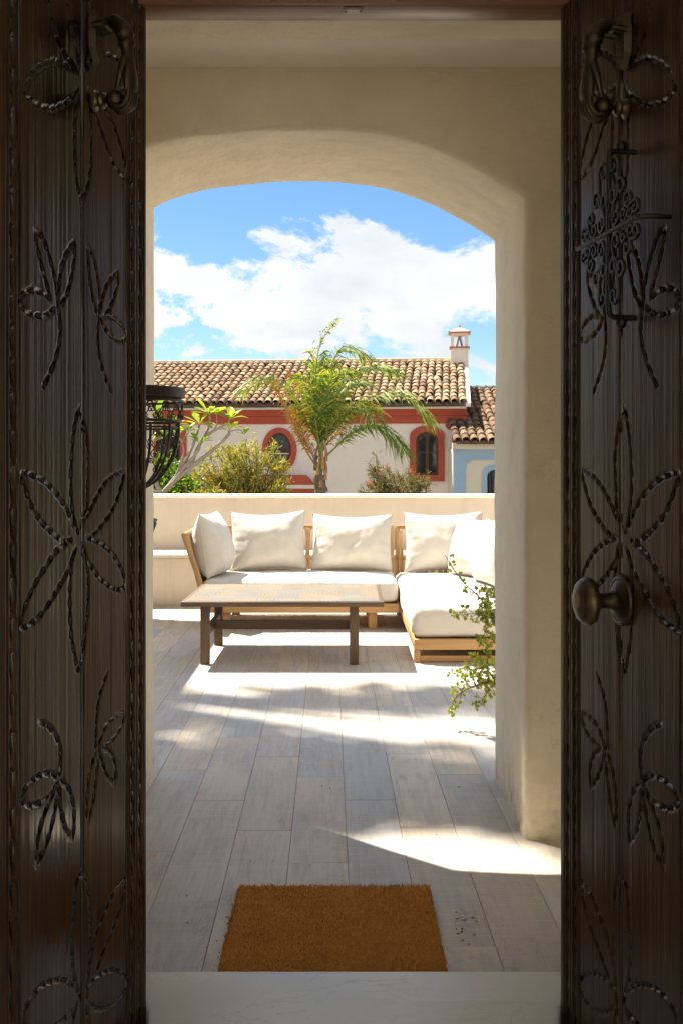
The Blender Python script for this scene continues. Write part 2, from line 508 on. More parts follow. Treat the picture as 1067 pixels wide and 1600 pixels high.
# pale marble
t = NT('marble'); c = t.coord()
d = t.noise(c, 3.0, 6, 0.6)
wv = t.n('ShaderNodeMapping', {'Vector': c, 'Rotation': (0, 0, 0.7), 'Scale': (1.0, 2.2, 1)})
v = t.math('ABSOLUTE', t.math('SUBTRACT', t.noise(wv.outputs[0], 5.0, 7, 0.58, 1.2), 0.5))
vein = t.ramp(v, [(0.0, 1.0), (0.018, 0.0)])
vm = t.math('MULTIPLY', vein, t.ramp(d, [(0.44, 0.0), (0.64, 0.5)]))
base = t.mix(vm, t.ramp(d, [(0.3, (0.70, 0.73, 0.73)), (0.7, (0.80, 0.82, 0.81))]), (0.34, 0.33, 0.30))
t.set(base=base, rough=0.34, spec=0.5)
M['marble'] = t.m

# woven off-white upholstery
t = NT('fabric'); c = t.coord(rnd=3.0)
wx = t.n('ShaderNodeTexWave', {'Vector': c, 'Scale': 130.0, 'Distortion': 1.0}, bands_direction='X').outputs['Fac']
wz = t.n('ShaderNodeTexWave', {'Vector': c, 'Scale': 130.0, 'Distortion': 1.0}, bands_direction='Z').outputs['Fac']
soft = t.noise(c, 7.0, 5, 0.55, 0.4)
base = t.ramp(t.noise(c, 14, 4), [(0.3, (0.56, 0.53, 0.48)), (0.7, (0.60, 0.57, 0.52))])
nb = t.bump(soft, 0.30, 0.03)
nb = t.bump(t.math('ADD', wx, wz), 0.03, 0.0008, nb)
t.set(base=base, rough=0.92, normal=nb, spec=0.15, sheen=0.15)
M['fabric'] = t.m

# patchwork of printed tiles on the table top
t = NT('mosaic_print'); c = t.coord(scale=(7.0, 7.0, 1), loc=(0.31, 0.17, 0))
cell = t.n('ShaderNodeVectorMath', {0: c}, operation='FLOOR').outputs[0]
frac = t.n('ShaderNodeVectorMath', {0: c}, operation='FRACTION').outputs[0]
wnz = t.n('ShaderNodeTexWhiteNoise', {'Vector': cell}, noise_dimensions='3D')
rnd1 = wnz.outputs['Value']
sp = t.n('ShaderNodeSeparateXYZ', {0: frac})
fx = t.math('ABSOLUTE', t.math('SUBTRACT', sp.outputs[0], 0.5)); fy = t.math('ABSOLUTE', t.math('SUBTRACT', sp.outputs[1], 0.5))
rad = t.math('SQRT', t.math('ADD', t.math('MULTIPLY', fx, fx), t.math('MULTIPLY', fy, fy)))
k1 = t.math('SINE', t.math('MULTIPLY', rad, 34.0))
k2 = t.math('SINE', t.math('MULTIPLY', t.math('ADD', fx, fy), 40.0))
k3 = t.math('MULTIPLY', t.math('SINE', t.math('MULTIPLY', sp.outputs[0], 31.4)), t.math('SINE', t.math('MULTIPLY', sp.outputs[1], 31.4)))
sel = t.math('GREATER_THAN', rnd1, 0.35); sel2 = t.math('GREATER_THAN', rnd1, 0.7)
pa = t.math('ADD', t.math('MULTIPLY', k1, t.math('SUBTRACT', 1.0, sel)), t.math('MULTIPLY', k2, t.math('SUBTRACT', sel, sel2)))
pa = t.math('ADD', pa, t.math('MULTIPLY', k3, sel2))
mask = t.ramp(pa, [(0.10, 0.0), (0.22, 1.0)])
rnd2 = t.n('ShaderNodeTexWhiteNoise', {'Vector': t.n('ShaderNodeVectorMath', {0: cell, 1: (7.3, 2.1, 5.0)}, operation='ADD').outputs[0]}).outputs['Value']
ink = t.ramp(rnd2, [(0.0, (0.035, 0.075, 0.125)), (0.3, (0.055, 0.105, 0.14)), (0.5, (0.10, 0.08, 0.058)), (0.75, (0.115, 0.075, 0.036)), (1.0, (0.045, 0.05, 0.056))], 'CONSTANT')
ground = t.ramp(rnd1, [(0.0, (0.23, 0.185, 0.128)), (0.4, (0.205, 0.168, 0.118)), (0.8, (0.24, 0.20, 0.148)), (1.0, (0.20, 0.16, 0.108))])
wear = t.ramp(t.noise(t.coord(), 9, 5, 0.6), [(0.35, 0.55), (0.65, 1.0)])
jx = t.math('MAXIMUM', fx, fy)
bs = t.mix(t.math('MULTIPLY', mask, wear), ground, ink)
bs = t.mix(t.ramp(jx, [(0.478, 0.0), (0.488, 0.35)]), bs, (0.14, 0.11, 0.08))
t.set(base=bs, rough=0.5, spec=0.4)
M['mosaic_print'] = t.m

# coir
t = NT('coir'); c = t.coord()
f = t.noise(c, 170, 4, 0.7)
bands = t.noise(t.n('ShaderNodeMapping', {'Vector': c, 'Scale': (2, 45, 1)}).outputs[0], 1.0, 4, 0.6)
geo = t.n('ShaderNodeNewGeometry')
mixf = t.math('ADD', t.math('MULTIPLY', f, 0.38), t.math('ADD', t.math('MULTIPLY', t.math('ADD', t.math('MULTIPLY', bands, 0.5), t.math('MULTIPLY', t.noise(c, 7.0, 4, 0.6), 0.5)), 0.42), t.math('MULTIPLY', geo.outputs['Random Per Island'], 0.20)))
t.set(base=t.ramp(mixf, [(0.3, (0.38, 0.16, 0.03)), (0.55, (0.64, 0.295, 0.066)), (0.8, (0.80, 0.45, 0.14))]), rough=0.95, spec=0.1, normal=t.bump(f, 0.9, 0.008))
M['coir'] = t.m

# roof tiles, each its own firing and lichen
t = NT('roof_tile'); oi = t.n('ShaderNodeObjectInfo'); geo = t.n('ShaderNodeNewGeometry')
rr = t.math('FRACT', t.math('ADD', t.math('MULTIPLY', oi.outputs['Random'], 1.0), geo.outputs['Random Per Island']))
base = t.ramp(rr, [(0.0, (0.25, 0.165, 0.10)), (0.25, (0.37, 0.265, 0.16)), (0.5, (0.185, 0.115, 0.07)), (0.7, (0.43, 0.33, 0.205)), (0.87, (0.28, 0.15, 0.085)), (1.0, (0.13, 0.09, 0.06))])
lich = t.noise(t.coord(rnd=11.0), 9, 5, 0.7)
base = t.mix(t.ramp(lich, [(0.52, 0.0), (0.68, 0.7)]), base, (0.16, 0.12, 0.085))
t.set(base=base, rough=0.9, spec=0.2, normal=t.bump(lich, 0.4, 0.01))
M['roof_tile'] = t.m
dk = M['roof_tile'].copy(); dk.name = 'roof_tile_dark'; M['roof_tile_dark'] = dk
for nd in dk.node_tree.nodes:
    if nd.type == 'VALTORGB' and len(nd.color_ramp.elements) == 6:
        for e in nd.color_ramp.elements: e.color = (e.color[0] * 0.55, e.color[1] * 0.52, e.color[2] * 0.52, 1)
simple('pan_tile', (0.13, 0.085, 0.055), 0.9, 0, 0.3, 6, 0.3)

t = NT('glass'); c = t.coord()
t.set(base=(0.012, 0.016, 0.018), rough=0.04, spec=0.6, normal=t.bump(t.noise(c, 1.5, 2), 0.04, 0.02))
M['glass'] = t.m

# ================================================================== THE SETTING
random.seed(7)
# far ground and street below the terrace
g = MB()
g.add([(-900, -400, -3.2), (900, -400, -3.2), (900, 1500, -3.2), (-900, 1500, -3.2)], [(0, 1, 2, 3)])
tag(g.build('ground', M['earth'], smooth=0), kind='structure')
g = MB()
g.add([(-60, 16.2, -3.196), (60, 10.2, -3.196), (60, 15.2, -3.196), (-60, 21.2, -3.196)], [(0, 1, 2, 3)])
tag(g.build('street', M['asphalt'], smooth=0), kind='structure')
# raised terrace slab
g = MB(); g.box(-5.4, 5.2, 2.585, 10.45, -3.19, -0.012)
floor = g.build('terrace_floor', M['grout'], smooth=0)
tag(floor, kind='structure')

# porcelain planks, 0.2 x 0.91 m, running away from the door
YAW = R(0.7)
PL, PW = 0.913, 0.2
pm = MB(); pm.box(-PW / 2 + 0.0007, PW / 2 - 0.0007, -PL / 2 + 0.0007, PL / 2 - 0.0007, -0.010, 0.0, 0.0009)
plank_me = pm.mesh('plank', M['plank_tile'], smooth=0)
joint = {-4: 3.45, -3: 3.057, -2: 3.65, -1: 3.355, 0: 3.977, 1: 3.684, 2: 4.30, 3: 4.92, 4: 3.2, 5: 4.6}
rp = random.Random(11)
def plank_at(x, y0, y1, k):
    yc, ln = (y0 + y1) / 2, (y1 - y0)
    me = plank_me
    o = inst('plank', me, floor)
    o.location = (x + (yc - 2.64) * -math.tan(YAW), yc, rp.uniform(-0.0006, 0.0006))
    o.rotation_euler = (0, 0, YAW)
    if abs(ln - PL) > 1e-3: o.scale = (1, ln / PL, 1)
stuff_b = MB()
for k in range(-21, 25):
    xc = 0.03 + PW * (k + 0.5)
    off = joint.get(k, 3.0 + rp.random() * PL)
    y = off - math.ceil((off - 2.59) / PL) * PL
    while y < 10.0:
        y0, y1 = max(y, 2.592), min(y + PL, 10.02)
        if y1 - y0 > 0.03:
            if -9 <= k <= 8:
                plank_at(xc, y0, y1, k)
            else:
                yc = (y0 + y1) / 2
                stuff_b.box(-PW / 2 + 0.0012, PW / 2 - 0.0012, -(y1 - y0) / 2 + 0.0012, (y1 - y0) / 2 - 0.0012, -0.010, 0.0, 0.0,
                            mtx=Matrix.Translation((xc - (yc - 2.64) * math.tan(YAW), yc, 0)) @ Matrix.Rotation(YAW, 4, 'Z'))
        y += PL
tag(stuff_b.build('outer_planks', M['plank_tile'], floor, smooth=0), kind='stuff')

# --- the hall the photographer stands in
g = MB(); g.box(-1.5, 1.5, -2.6, 2.435, -0.2, -0.075)
tag(g.build('hall_floor', M['marble'], smooth=0), kind='structure')
g = MB()
g.box(-1.62, -1.5, -2.6, 2.44, -0.2, 2.8); g.box(1.5, 1.62, -2.6, 2.44, -0.2, 2.8); g.box(-1.62, -1.15, -2.72, -2.6, -0.2, 2.8); g.box(1.15, 1.62, -2.72, -2.6, -0.2, 2.8); g.box(-1.15, 1.15, -2.72, -2.6, 2.4, 2.8)  # rear opening added, unseen, so light from the court reaches the doors
tag(g.build('hall_wall', M['plaster_room'], smooth=0), kind='structure')
g = MB(); g.box(-1.62, 1.62, -2.72, 0.2, 2.8, 2.95); g.box(-1.62, 1.62, 1.0, 2.44, 2.8, 2.95); g.box(-1.62, -0.9, 0.2, 1.0, 2.8, 2.95); g.box(0.9, 1.62, 0.2, 1.0, 2.8, 2.95)  # roof opening added, unseen, to brighten the doors and threshold
tag(g.build('hall_ceiling', M['plaster_room'], smooth=0), kind='structure')
# added court behind the hall, unseen, its pale wall bounces sun onto the doors
g = MB(); g.box(-4.5, 4.5, -8.0, -2.6, -3.19, 0.0)
tag(g.build('added_court_floor', M['grout'], smooth=0), kind='structure')
g = MB(); g.box(-4.5, 4.5, -6.0, -5.7, 0.001, 4.2)
tag(g.build('added_bounce_wall', M['plaster_white'], smooth=0), kind='structure')
# marble threshold
pl_ = [(-0.72, 2.44), (-0.466, 2.44), (-0.456, 2.36), (-0.446, 2.2), (0.500, 2.2), (0.512, 2.36), (0.524, 2.44), (0.72, 2.44), (0.72, 2.580), (-0.72, 2.580)]
g = MB(); n_ = len(pl_)
cxy = Vector((0, 2.4))
top_in = [tuple(Vector(p) + (cxy - Vector(p)).normalized() * 0.005) for p in pl_]
g.add([(x, y, -0.1) for x, y in pl_] + [(x, y, 0.026) for x, y in pl_] + [(x, y, 0.030) for x, y in top_in],
      [tuple(range(n_ - 1, -1, -1))] + [(k, (k + 1) % n_, n_ + (k + 1) % n_, n_ + k) for k in range(n_)] + [(n_ + k, n_ + (k + 1) % n_, 2 * n_ + (k + 1) % n_, 2 * n_ + k) for k in range(n_)] + [tuple(range(2 * n_, 3 * n_))])
tag(g.build('threshold', M['marble'], smooth=40), 'pale veined marble threshold slab across the doorway', 'threshold', kind=None)

# --- front wall of the house with the doorway: plaster reveal
g = MB()
g.box(-1.9, -0.66, 2.44, 2.72, -0.1, 3.2); g.box(0.70, 5.2, 2.44, 2.72, -0.1, 3.2); g.box(-5.4, -1.9, 2.44, 2.72, -0.1, 3.2); g.box(-5.4, 5.2, 2.44, 2.72, 3.2, 5.6)
g.box(-0.66, 0.70, 2.505, 2.72, 2.504, 3.2); g.box(-0.66, 0.70, 2.44, 2.505, 2.62, 3.2)
dw = g.build('house_front_wall', M['plaster_cream'], smooth=0)
tag(dw, 'cream plaster wall round the doorway, its rough underside showing over the lintel', 'wall')
# wooden door frame
fr = empty('door_frame', (0, 2.46, 0))
g = MB(); g.box(-0.655, 0.695, -0.045, 0.042, 2.457, 2.615, 0.006, 2)
lin = g.build('lintel', M['lintel_wood'], fr)
g = MB(); g.box(0.005, 0.052, -0.036, -0.012, 2.452, 2.4575, 0.001)
kp = g.build('keeper_plate', M['steel'], lin)
for sx in (0.010, 0.047):
    g = MB(); g.lathe([(0.0001, 2.4495), (0.0022, 2.4497), (0.003, 2.4521)], 10, Matrix.Translation((sx, -0.024, 0)))
    g.build('screw', M['iron'], lin)
for a, b in ((-0.658, -0.585), (0.625, 0.698)):
    g = MB(); g.box(a, b, -0.045, 0.042, 0.03, 2.457, 0.006, 2); g.build('jamb_post', M['lintel_wood'], fr)
tag(fr, 'dark varnished wooden door frame with a small metal keeper plate', 'door frame')

# --- porch: side walls and ceiling
g = MB(); g.box(-1.62, -1.5, 2.72, 3.56, -0.02, 3.0)
tag(g.build('porch_wall_left', M['plaster_cream'], smooth=0), kind='structure')
g = MB(); g.box(1.5, 1.62, 2.72, 3.56, 1.1, 3.0)  # low gap left open, unseen, to let side light into the porch
tag(g.build('porch_wall_right', M['plaster_cream'], smooth=0), kind='structure')
g = MB(); g.box(-1.62, 1.62, 2.72, 3.57, 2.76, 3.1)
tag(g.build('porch_ceiling', M['plaster_ceiling'], smooth=0), kind='structure')

# --- archway wall
YF, YB = 3.553, 4.26
ap = [(-0.797, 2.43), (-0.74, 2.462), (-0.684, 2.481), (-0.59, 2.506), (-0.496, 2.523), (-0.33, 2.537), (-0.17, 2.542), (0.05, 2.534),
      (0.15, 2.522), (0.26, 2.497), (0.35, 2.464), (0.43, 2.427), (0.53, 2.370), (0.60, 2.327), (0.652, 2.293)]
ap = [(p.x, p.y) for p in spline([(x, z, 0) for x, z in ap], 3)]
left = [(-0.797, z) for z in np.linspace(-0.02, 2.43, 60)[:-1]]
right = [(0.652, z) for z in np.linspace(2.293, -0.02, 58)[1:]]
path = left + ap + right
nl, na = len(left), len(ap)
npth = len(path)
def pnorm(i):
    a, b = Vector(path[max(i - 1, 0)]), Vector(path[min(i + 1, npth - 1)])
    t = (b - a).normalized()
    return Vector((-t.y, t.x))          # points out of the opening, into the wall
def wob(x, y, z):
    return 0.0075 * noise.noise((x * 2.1, y * 2.6, z * 1.9)) + 0.0034 * noise.noise((x * 9, y * 9, z * 7 + 4)) + 0.0014 * noise.noise((x * 26, y * 22, z * 24))
rb = 0.028
prof = []                               # (offset into wall, y)
for k in range(6):
    a = math.pi / 2 * k / 5
    prof.append((rb * (1 - math.sin(a)), YF + rb * (1 - math.cos(a))))
prof += [(0.0, y) for y in np.linspace(YF + rb + 0.03, YB - rb - 0.03, 12)]
for k in range(6):
    a = math.pi / 2 * k / 5
    prof.append((rb * (1 - math.cos(a)), YB - rb * (1 - math.sin(a))))
g = MB(); vs = []; fs = []
m = len(prof)
for i in range(npth):
    n_ = pnorm(i)
    for (o_, y_) in prof:
        x, z = path[i][0] + n_.x * o_, path[i][1] + n_.y * o_
        d = wob(x, y_, z)
        vs.append((x + n_.x * d, y_ + (0.3 * d if y_ < YF + rb or y_ > YB - rb else 0), z + n_.y * d))
for i in range(npth - 1):
    for k in range(m - 1):
        fs.append((i * m + k, i * m + k + 1, (i + 1) * m + k + 1, (i + 1) * m + k))
XL, XR, ZT = -5.5, 1.62, 3.3
for side, kk in ((0, 0), (1, m - 1)):
    yy = (YF, YB)[side]
    outer = []
    for i in range(npth):
        x, y, z = vs[i * m + kk]
        if i < nl: q = (XL, yy, z)
        elif i < nl + na: q = (x, yy, ZT)
        else: q = (XR, yy, z)
        vs.append(q); outer.append(len(vs) - 1)
    vs.append((XL, yy, ZT)); cl = len(vs) - 1
    vs.append((XR, yy, ZT)); cr = len(vs) - 1
    for i in range(npth - 1):
        a, b = i * m + kk, (i + 1) * m + kk
        if i == nl - 1: fs.append((a, b, outer[i + 1], cl, outer[i]))
        elif i == nl + na - 1: fs.append((a, b, outer[i + 1], cr, outer[i]))
        else: fs.append((a, b, outer[i + 1], outer[i]))
    if side == 0: fl, frr = cl, cr
    else: bl, br = cl, cr
    if side == 0: o0, o1 = outer[0], outer[-1]
    else: p0, p1 = outer[0], outer[-1]
fs += [(fl, frr, br, bl), (o0, fl, bl, p0), (o1, p1, br, frr)]
g.add(vs, fs)
aw = g.build('archway_wall', M['plaster_cream'], smooth=50)
tag(aw, 'thick cream plaster wall with a low rounded arch framing the terrace', 'archway')

# --- parapet and ledge
g = MB(); g.box(-5.4, 5.2, 10.02, 10.4, -0.005, 0.985, 0.01, 2)
pw = g.build('parapet_wall', M['plaster_parapet'])
tag(pw, 'beige plastered parapet wall with white top behind the corner sofa', 'wall')
g = MB(); g.box(-5.4, 5.2, 10.0, 10.44, 0.985, 1.018, 0.012, 3)
g.build('coping', M['plaster_white'], pw)
for nm, (x0, x1), lab in (('side_parapet', (-5.4, -5.1), 'plain beige side parapet closing the terrace on its left'), ('side_parapet', (4.9, 5.2), 'plain beige side parapet closing the terrace on its right')):
    g = MB(); g.box(x0, x1, (4.27 if x0 < 0 else 2.73), 10.01, -0.005, 0.985, 0.01, 2)
    sp_ = g.build(nm, M['plaster_parapet']); tag(sp_, lab, 'wall', 'side parapets')
lg = empty('plaster_ledge', (-3.2, 9.66, 0))
g = MB(); g.box(-1.88, 4.9, -0.32, 0.355, -0.004, 0.45, 0.012, 2); g.build('ledge_body', M['plaster_parapet'], lg)
xx = -1.88
k = 0
while xx < 4.9:
    g = MB(); g.box(xx + 0.002, min(xx + 0.60, 4.9) - 0.002, -0.345, 0.355, 0.451, 0.482, 0.005, 2)
    g.build('slab', M['plaster_parapet'], lg); xx += 0.60
tag(lg, 'low beige masonry ledge with slab top running along the parapet', 'ledge')

# ================================================================== CARVED DOORS
LEAF_W, LEAF_Z0, LEAF_Z1 = 0.68, -0.062, 2.452
LHX, LA, RHX, RA, HYD = -0.474, 0.2094, 0.532, 0.150, 2.42
def lpx(px, py):
    """photo pixel on the left leaf -> (s, z) on its face"""
    q = (px - CX) / F
    s = (LHX - q * HYD) / (math.sin(LA) - q * math.cos(LA))
    Y = HYD - math.cos(LA) * s
    return (s, H + (HY - py) / F * Y)
A = lambda pts: [lpx(x / 4.0, y / 4.0) for x, y in pts]
B = lambda pts: [lpx(x / 4.0, 330 + y / 4.0) for x, y in pts]
C = lambda pts: [lpx(x / 4.0, 700 + y / 4.0) for x, y in pts]
D = lambda pts: [lpx(x / 2.909, 1050 + y / 2.909) for x, y in pts]
STROKES = [
 # top flower
 A([(500,450),(430,410),(360,385),(280,410),(220,460),(180,530),(165,590)]), A([(165,590),(210,630),(270,665),(350,680),(420,650),(480,600)]),
 A([(545,440),(590,370),(660,340),(730,360),(790,430),(810,490)]), A([(810,490),(780,560),(720,600),(650,600),(560,560)]),
 A([(500,560),(485,640),(480,800),(480,950),(490,1120),(522,1270)]), A([(560,560),(572,680),(578,850),(578,1000),(560,1140),(525,1270)]),
 A([(560,620),(600,720),(640,820),(700,990),(760,1090),(810,1140)]), A([(600,580),(640,640),(710,770),(760,910),(800,1080),(810,1140)]),
 A([(490,430),(430,350),(380,260),(340,140),(310,-40)]), A([(520,440),(495,340),(475,240),(440,60),(430,-60)]),
 A([(540,440),(560,300),(570,160),(560,-60)]),
 # upper tulips
 B([(230,110),(245,220),(270,330),(300,440),(330,550)]), B([(230,110),(275,160),(310,250),(345,370),(370,500),(375,560)]),
 B([(478,190),(430,260),(400,350),(385,450),(375,560)]), B([(478,190),(478,280),(465,380),(440,490),(395,590)]),
 B([(125,570),(160,510),(210,490),(270,505),(330,545)]), B([(125,570),(180,630),(240,650),(300,650),(355,610)]),
 B([(375,560),(380,620),(390,700),(390,780),(370,890),(335,990),(280,1100)]),
 B([(555,215),(558,330),(575,480),(600,600),(625,660)]), B([(555,215),(590,290),(615,410),(628,520),(630,640)]),
 B([(745,375),(690,430),(655,510),(635,600)]), B([(745,375),(740,460),(710,560),(670,650)]),
 B([(803,800),(790,750),(755,700),(700,660),(650,660)]), B([(803,800),(750,810),(700,780),(655,720),(640,670)]),
 B([(625,660),(618,780),(625,890),(650,1000),(700,1130)]),
 # large six-petalled flower
 B([(508,1220),(480,1330),(465,1450),(458,1560),(455,1680),(460,1810),(475,1930),(500,2010)]), B([(512,1220),(545,1400),(560,1560),(553,1730),(548,1860),(520,1980)]),
 C([(130,155),(200,165),(280,200),(345,260),(400,330),(440,400),(475,490)]), C([(130,155),(165,250),(210,370),(270,460),(330,520),(400,575),(460,575)]),
 C([(130,1135),(170,980),(230,850),(300,740),(370,640),(440,590)]), C([(130,1135),(200,1100),(270,1040),(340,940),(400,840),(450,740),(478,640)]),
 C([(790,135),(720,165),(660,220),(600,320),(550,430)]), C([(790,135),(750,280),(710,380),(650,470),(590,540),(545,560)]),
 C([(545,560),(580,570),(640,600),(700,650),(750,730),(780,800),(790,870)]), C([(540,620),(550,690),(610,790),(670,850),(740,885),(790,870)]),
 C([(490,620),(465,700),(452,850),(450,1000),(460,1180),(480,1300),(499,1395)]), C([(530,610),(550,720),(560,850),(555,1000),(545,1150),(530,1280),(501,1395)]),
 # lower tulips
 D([(185,225),(230,245),(265,290),(285,350),(285,420),(280,475)]),
 D([(95,575),(130,520),(180,475),(240,460),(275,480)]), D([(95,575),(130,605),(180,600),(230,570),(265,520)]),
 D([(175,880),(180,770),(210,650),(250,560),(272,505)]), D([(175,880),(215,800),(245,700),(265,600),(275,520)]),
 D([(340,760),(310,720),(290,640),(280,530)]), D([(340,760),(345,700),(345,620),(325,540),(288,485)]),
 D([(495,0),(460,100),(445,200),(440,340)]),
 D([(572,180),(530,200),(490,240),(465,300),(452,338)]), D([(572,180),(560,240),(520,300),(475,338)]),
 D([(525,515),(530,440),(510,370),(470,345)]), D([(525,515),(490,470),(465,400),(455,355)]),
 D([(405,690),(400,640),(402,550),(415,450),(440,365)]), D([(405,690),(425,600),(440,500),(450,400)]),
 # bottom flower
 D([(380,915),(355,970),(345,1100),(338,1200),(340,1330),(355,1420),(375,1480)]), D([(385,915),(402,960),(415,1100),(415,1250),(405,1400),(400,1480)]),
 D([(585,930),(530,990),(480,1100),(440,1200),(415,1320)]), D([(585,930),(560,1040),(530,1140),(480,1260),(440,1370)]),
 D([(110,1550),(150,1480),(210,1420),(290,1400),(345,1425)]), D([(110,1550),(130,1620),(200,1640),(280,1600),(350,1530)]),
 D([(405,1430),(460,1375),(520,1355),(570,1375),(587,1410)]), D([(587,1410),(560,1470),(510,1520),(450,1535),(408,1500)]),
 D([(360,1500),(340,1600),(345,1700),(365,1800)]), D([(395,1500),(410,1600),(405,1700),(380,1800)]),
]
def chip(t):
    return 0.30 + 0.70 * math.sin(math.pi * min(1, max(0, t))) ** 0.6
def carve(shift, seed):
    ds, dz = 0.0022, 0.0026
    ss = np.arange(0, LEAF_W + 1e-6, ds); zz = np.arange(LEAF_Z0, LEAF_Z1 + 1e-6, dz)
    Hh = np.zeros((len(zz), len(ss)), dtype=np.float32)
    rc = random.Random(seed)
    def cut(pts, width, depth, clen, lip=0.0012):
        pts = [Vector((p[0], p[1], 0)) for p in pts]
        sm = spline(pts, 14)
        acc = 0.0; clen_i = clen * rc.uniform(0.85, 1.15); jd = rc.uniform(0.85, 1.15)
        for a, b in zip(sm[:-1], sm[1:]):
            L = (b - a).length
            nst = max(1, int(L / 0.0015))
            for q in range(nst):
                p = a.lerp(b, q / nst)
                acc += L / nst
                if acc > clen_i:
                    acc = 0.0; clen_i = clen * rc.uniform(0.85, 1.2); jd = rc.uniform(0.85, 1.2)
                tt = acc / clen_i
                w = width * (0.66 + 0.36 * tt ** 0.7) * (1 if tt < 0.9 else 0.85); dp = depth * jd * (0.22 + 0.78 * min(1, tt / 0.8)) * min(1, 0.06 + (1 - tt) / 0.09)
                R_ = w * 1.7
                i0, i1 = int((p.x - R_) / ds), int((p.x + R_) / ds) + 2
                j0, j1 = int((p.y - R_ - LEAF_Z0) / dz), int((p.y + R_ - LEAF_Z0) / dz) + 2
                i0, j0 = max(i0, 0), max(j0, 0); i1, j1 = min(i1, len(ss)), min(j1, len(zz))
                if i0 >= i1 or j0 >= j1: continue
                dd = np.sqrt((ss[None, i0:i1] - p.x) ** 2 + (zz[j0:j1, None] - p.y) ** 2) / w
                cutd = -dp * np.clip(1 - dd ** 2, 0, 1) ** 0.8
                Hh[j0:j1, i0:i1] = np.minimum(Hh[j0:j1, i0:i1], cutd.astype(np.float32))
    for st_ in STROKES:
        cut([(s + shift, z) for s, z in st_], 0.0078, 0.0065, 0.030)
    for s0, w, cl in ((0.036, 0.0125, 0.052), (0.080, 0.0125, 0.052), (0.612, 0.0125, 0.066)):
        z = LEAF_Z0 + 0.01; pts = []
        while z < LEAF_Z1:
            pts.append((s0 + shift * 0.9 + rc.uniform(-0.0006, 0.0006), z)); z += 0.1
        cut(pts, w, 0.0105, cl)
    # narrow scratched lines either side of the bead rows
    for s0 in (0.018, 0.058, 0.098, 0.594, 0.632):
        kk = int((s0 + shift * 0.9) / ds)
        Hh[:, kk] -= 0.003; Hh[:, kk + 1] -= 0.0015
    # hand-planed surface
    rs = np.random.RandomState(seed)
    wv = np.cumsum(rs.normal(0, 0.00011, len(ss)))
    wv -= np.linspace(wv[0], wv[-1], len(ss))
    Hh += wv[None, :].astype(np.float32)
    return ss, zz, Hh

def door_leaf(name, label, hinge, ang, sgn, shift, seed):
    """sgn=+1: left leaf, local x = distance from the hinge; -1: right leaf, local x = -distance"""
    e = empty(name, (hinge[0], hinge[1], 0), ang)
    tag(e, label, 'door', 'carved door leaves')
    ss, zz, Hh = carve(shift, seed)
    cuts = [0.0, 0.109 + shift, 0.329 + shift, 0.586 + shift, LEAF_W]
    names = ['stile', 'plank', 'plank', 'stile']
    base_n = [0.0015, 0.0, -0.0022, 0.001]
    for q in range(4):
        i0 = int(np.searchsorted(ss, cuts[q] + (0.0016 if q else -1)))
        i1 = int(np.searchsorted(ss, cuts[q + 1] - (0.0016 if q < 3 else -1)))
        s_ = ss[i0:i1]; hh = Hh[:, i0:i1]
        nz, nx = hh.shape
        # eased long edges and a skirt down to the core
        ed = np.minimum(np.arange(nx), np.arange(nx)[::-1])
        hh = hh - np.where(ed == 0, 0.0022, np.where(ed == 1, 0.0008, 0))[None, :] + base_n[q]
        V = np.zeros((nz, nx + 2, 3), dtype=np.float32)
        V[:, 1:-1, 0] = s_[None, :] * sgn; V[:, 1:-1, 1] = hh; V[:, :, 2] = zz[:, None]
        V[:, 0, 0] = s_[0] * sgn; V[:, -1, 0] = s_[-1] * sgn; V[:, 0, 1] = -0.02; V[:, -1, 1] = -0.02
        idx = np.arange(nz * (nx + 2)).reshape(nz, nx + 2)
        a, b, c_, d = idx[:-1, :-1], idx[:-1, 1:], idx[1:, 1:], idx[1:, :-1]
        fcs = np.stack([a, b, c_, d] if sgn < 0 else [a, d, c_, b], axis=-1).reshape(-1, 4)
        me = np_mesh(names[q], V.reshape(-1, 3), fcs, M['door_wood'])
        inst(names[q], me, e)
    g = MB()
    x0, x1 = (0.002, LEAF_W - 0.002) if sgn > 0 else (-LEAF_W + 0.002, -0.002)
    g.box(x0, x1, -0.052, -0.0125, LEAF_Z0, LEAF_Z1, 0.002)
    g.build('door_core', M['door_wood'], e, smooth=0)
    return e
left_ang = math.atan2(-math.cos(LA), -math.sin(LA))
right_ang = math.atan2(math.cos(RA), -math.sin(RA))
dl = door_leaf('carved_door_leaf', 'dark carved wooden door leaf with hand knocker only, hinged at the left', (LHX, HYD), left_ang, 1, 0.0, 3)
dr = door_leaf('carved_door_leaf', 'dark carved wooden door leaf carrying the oval knob and scrolled iron grille', (RHX, HYD), right_ang, -1, 0.011, 8)

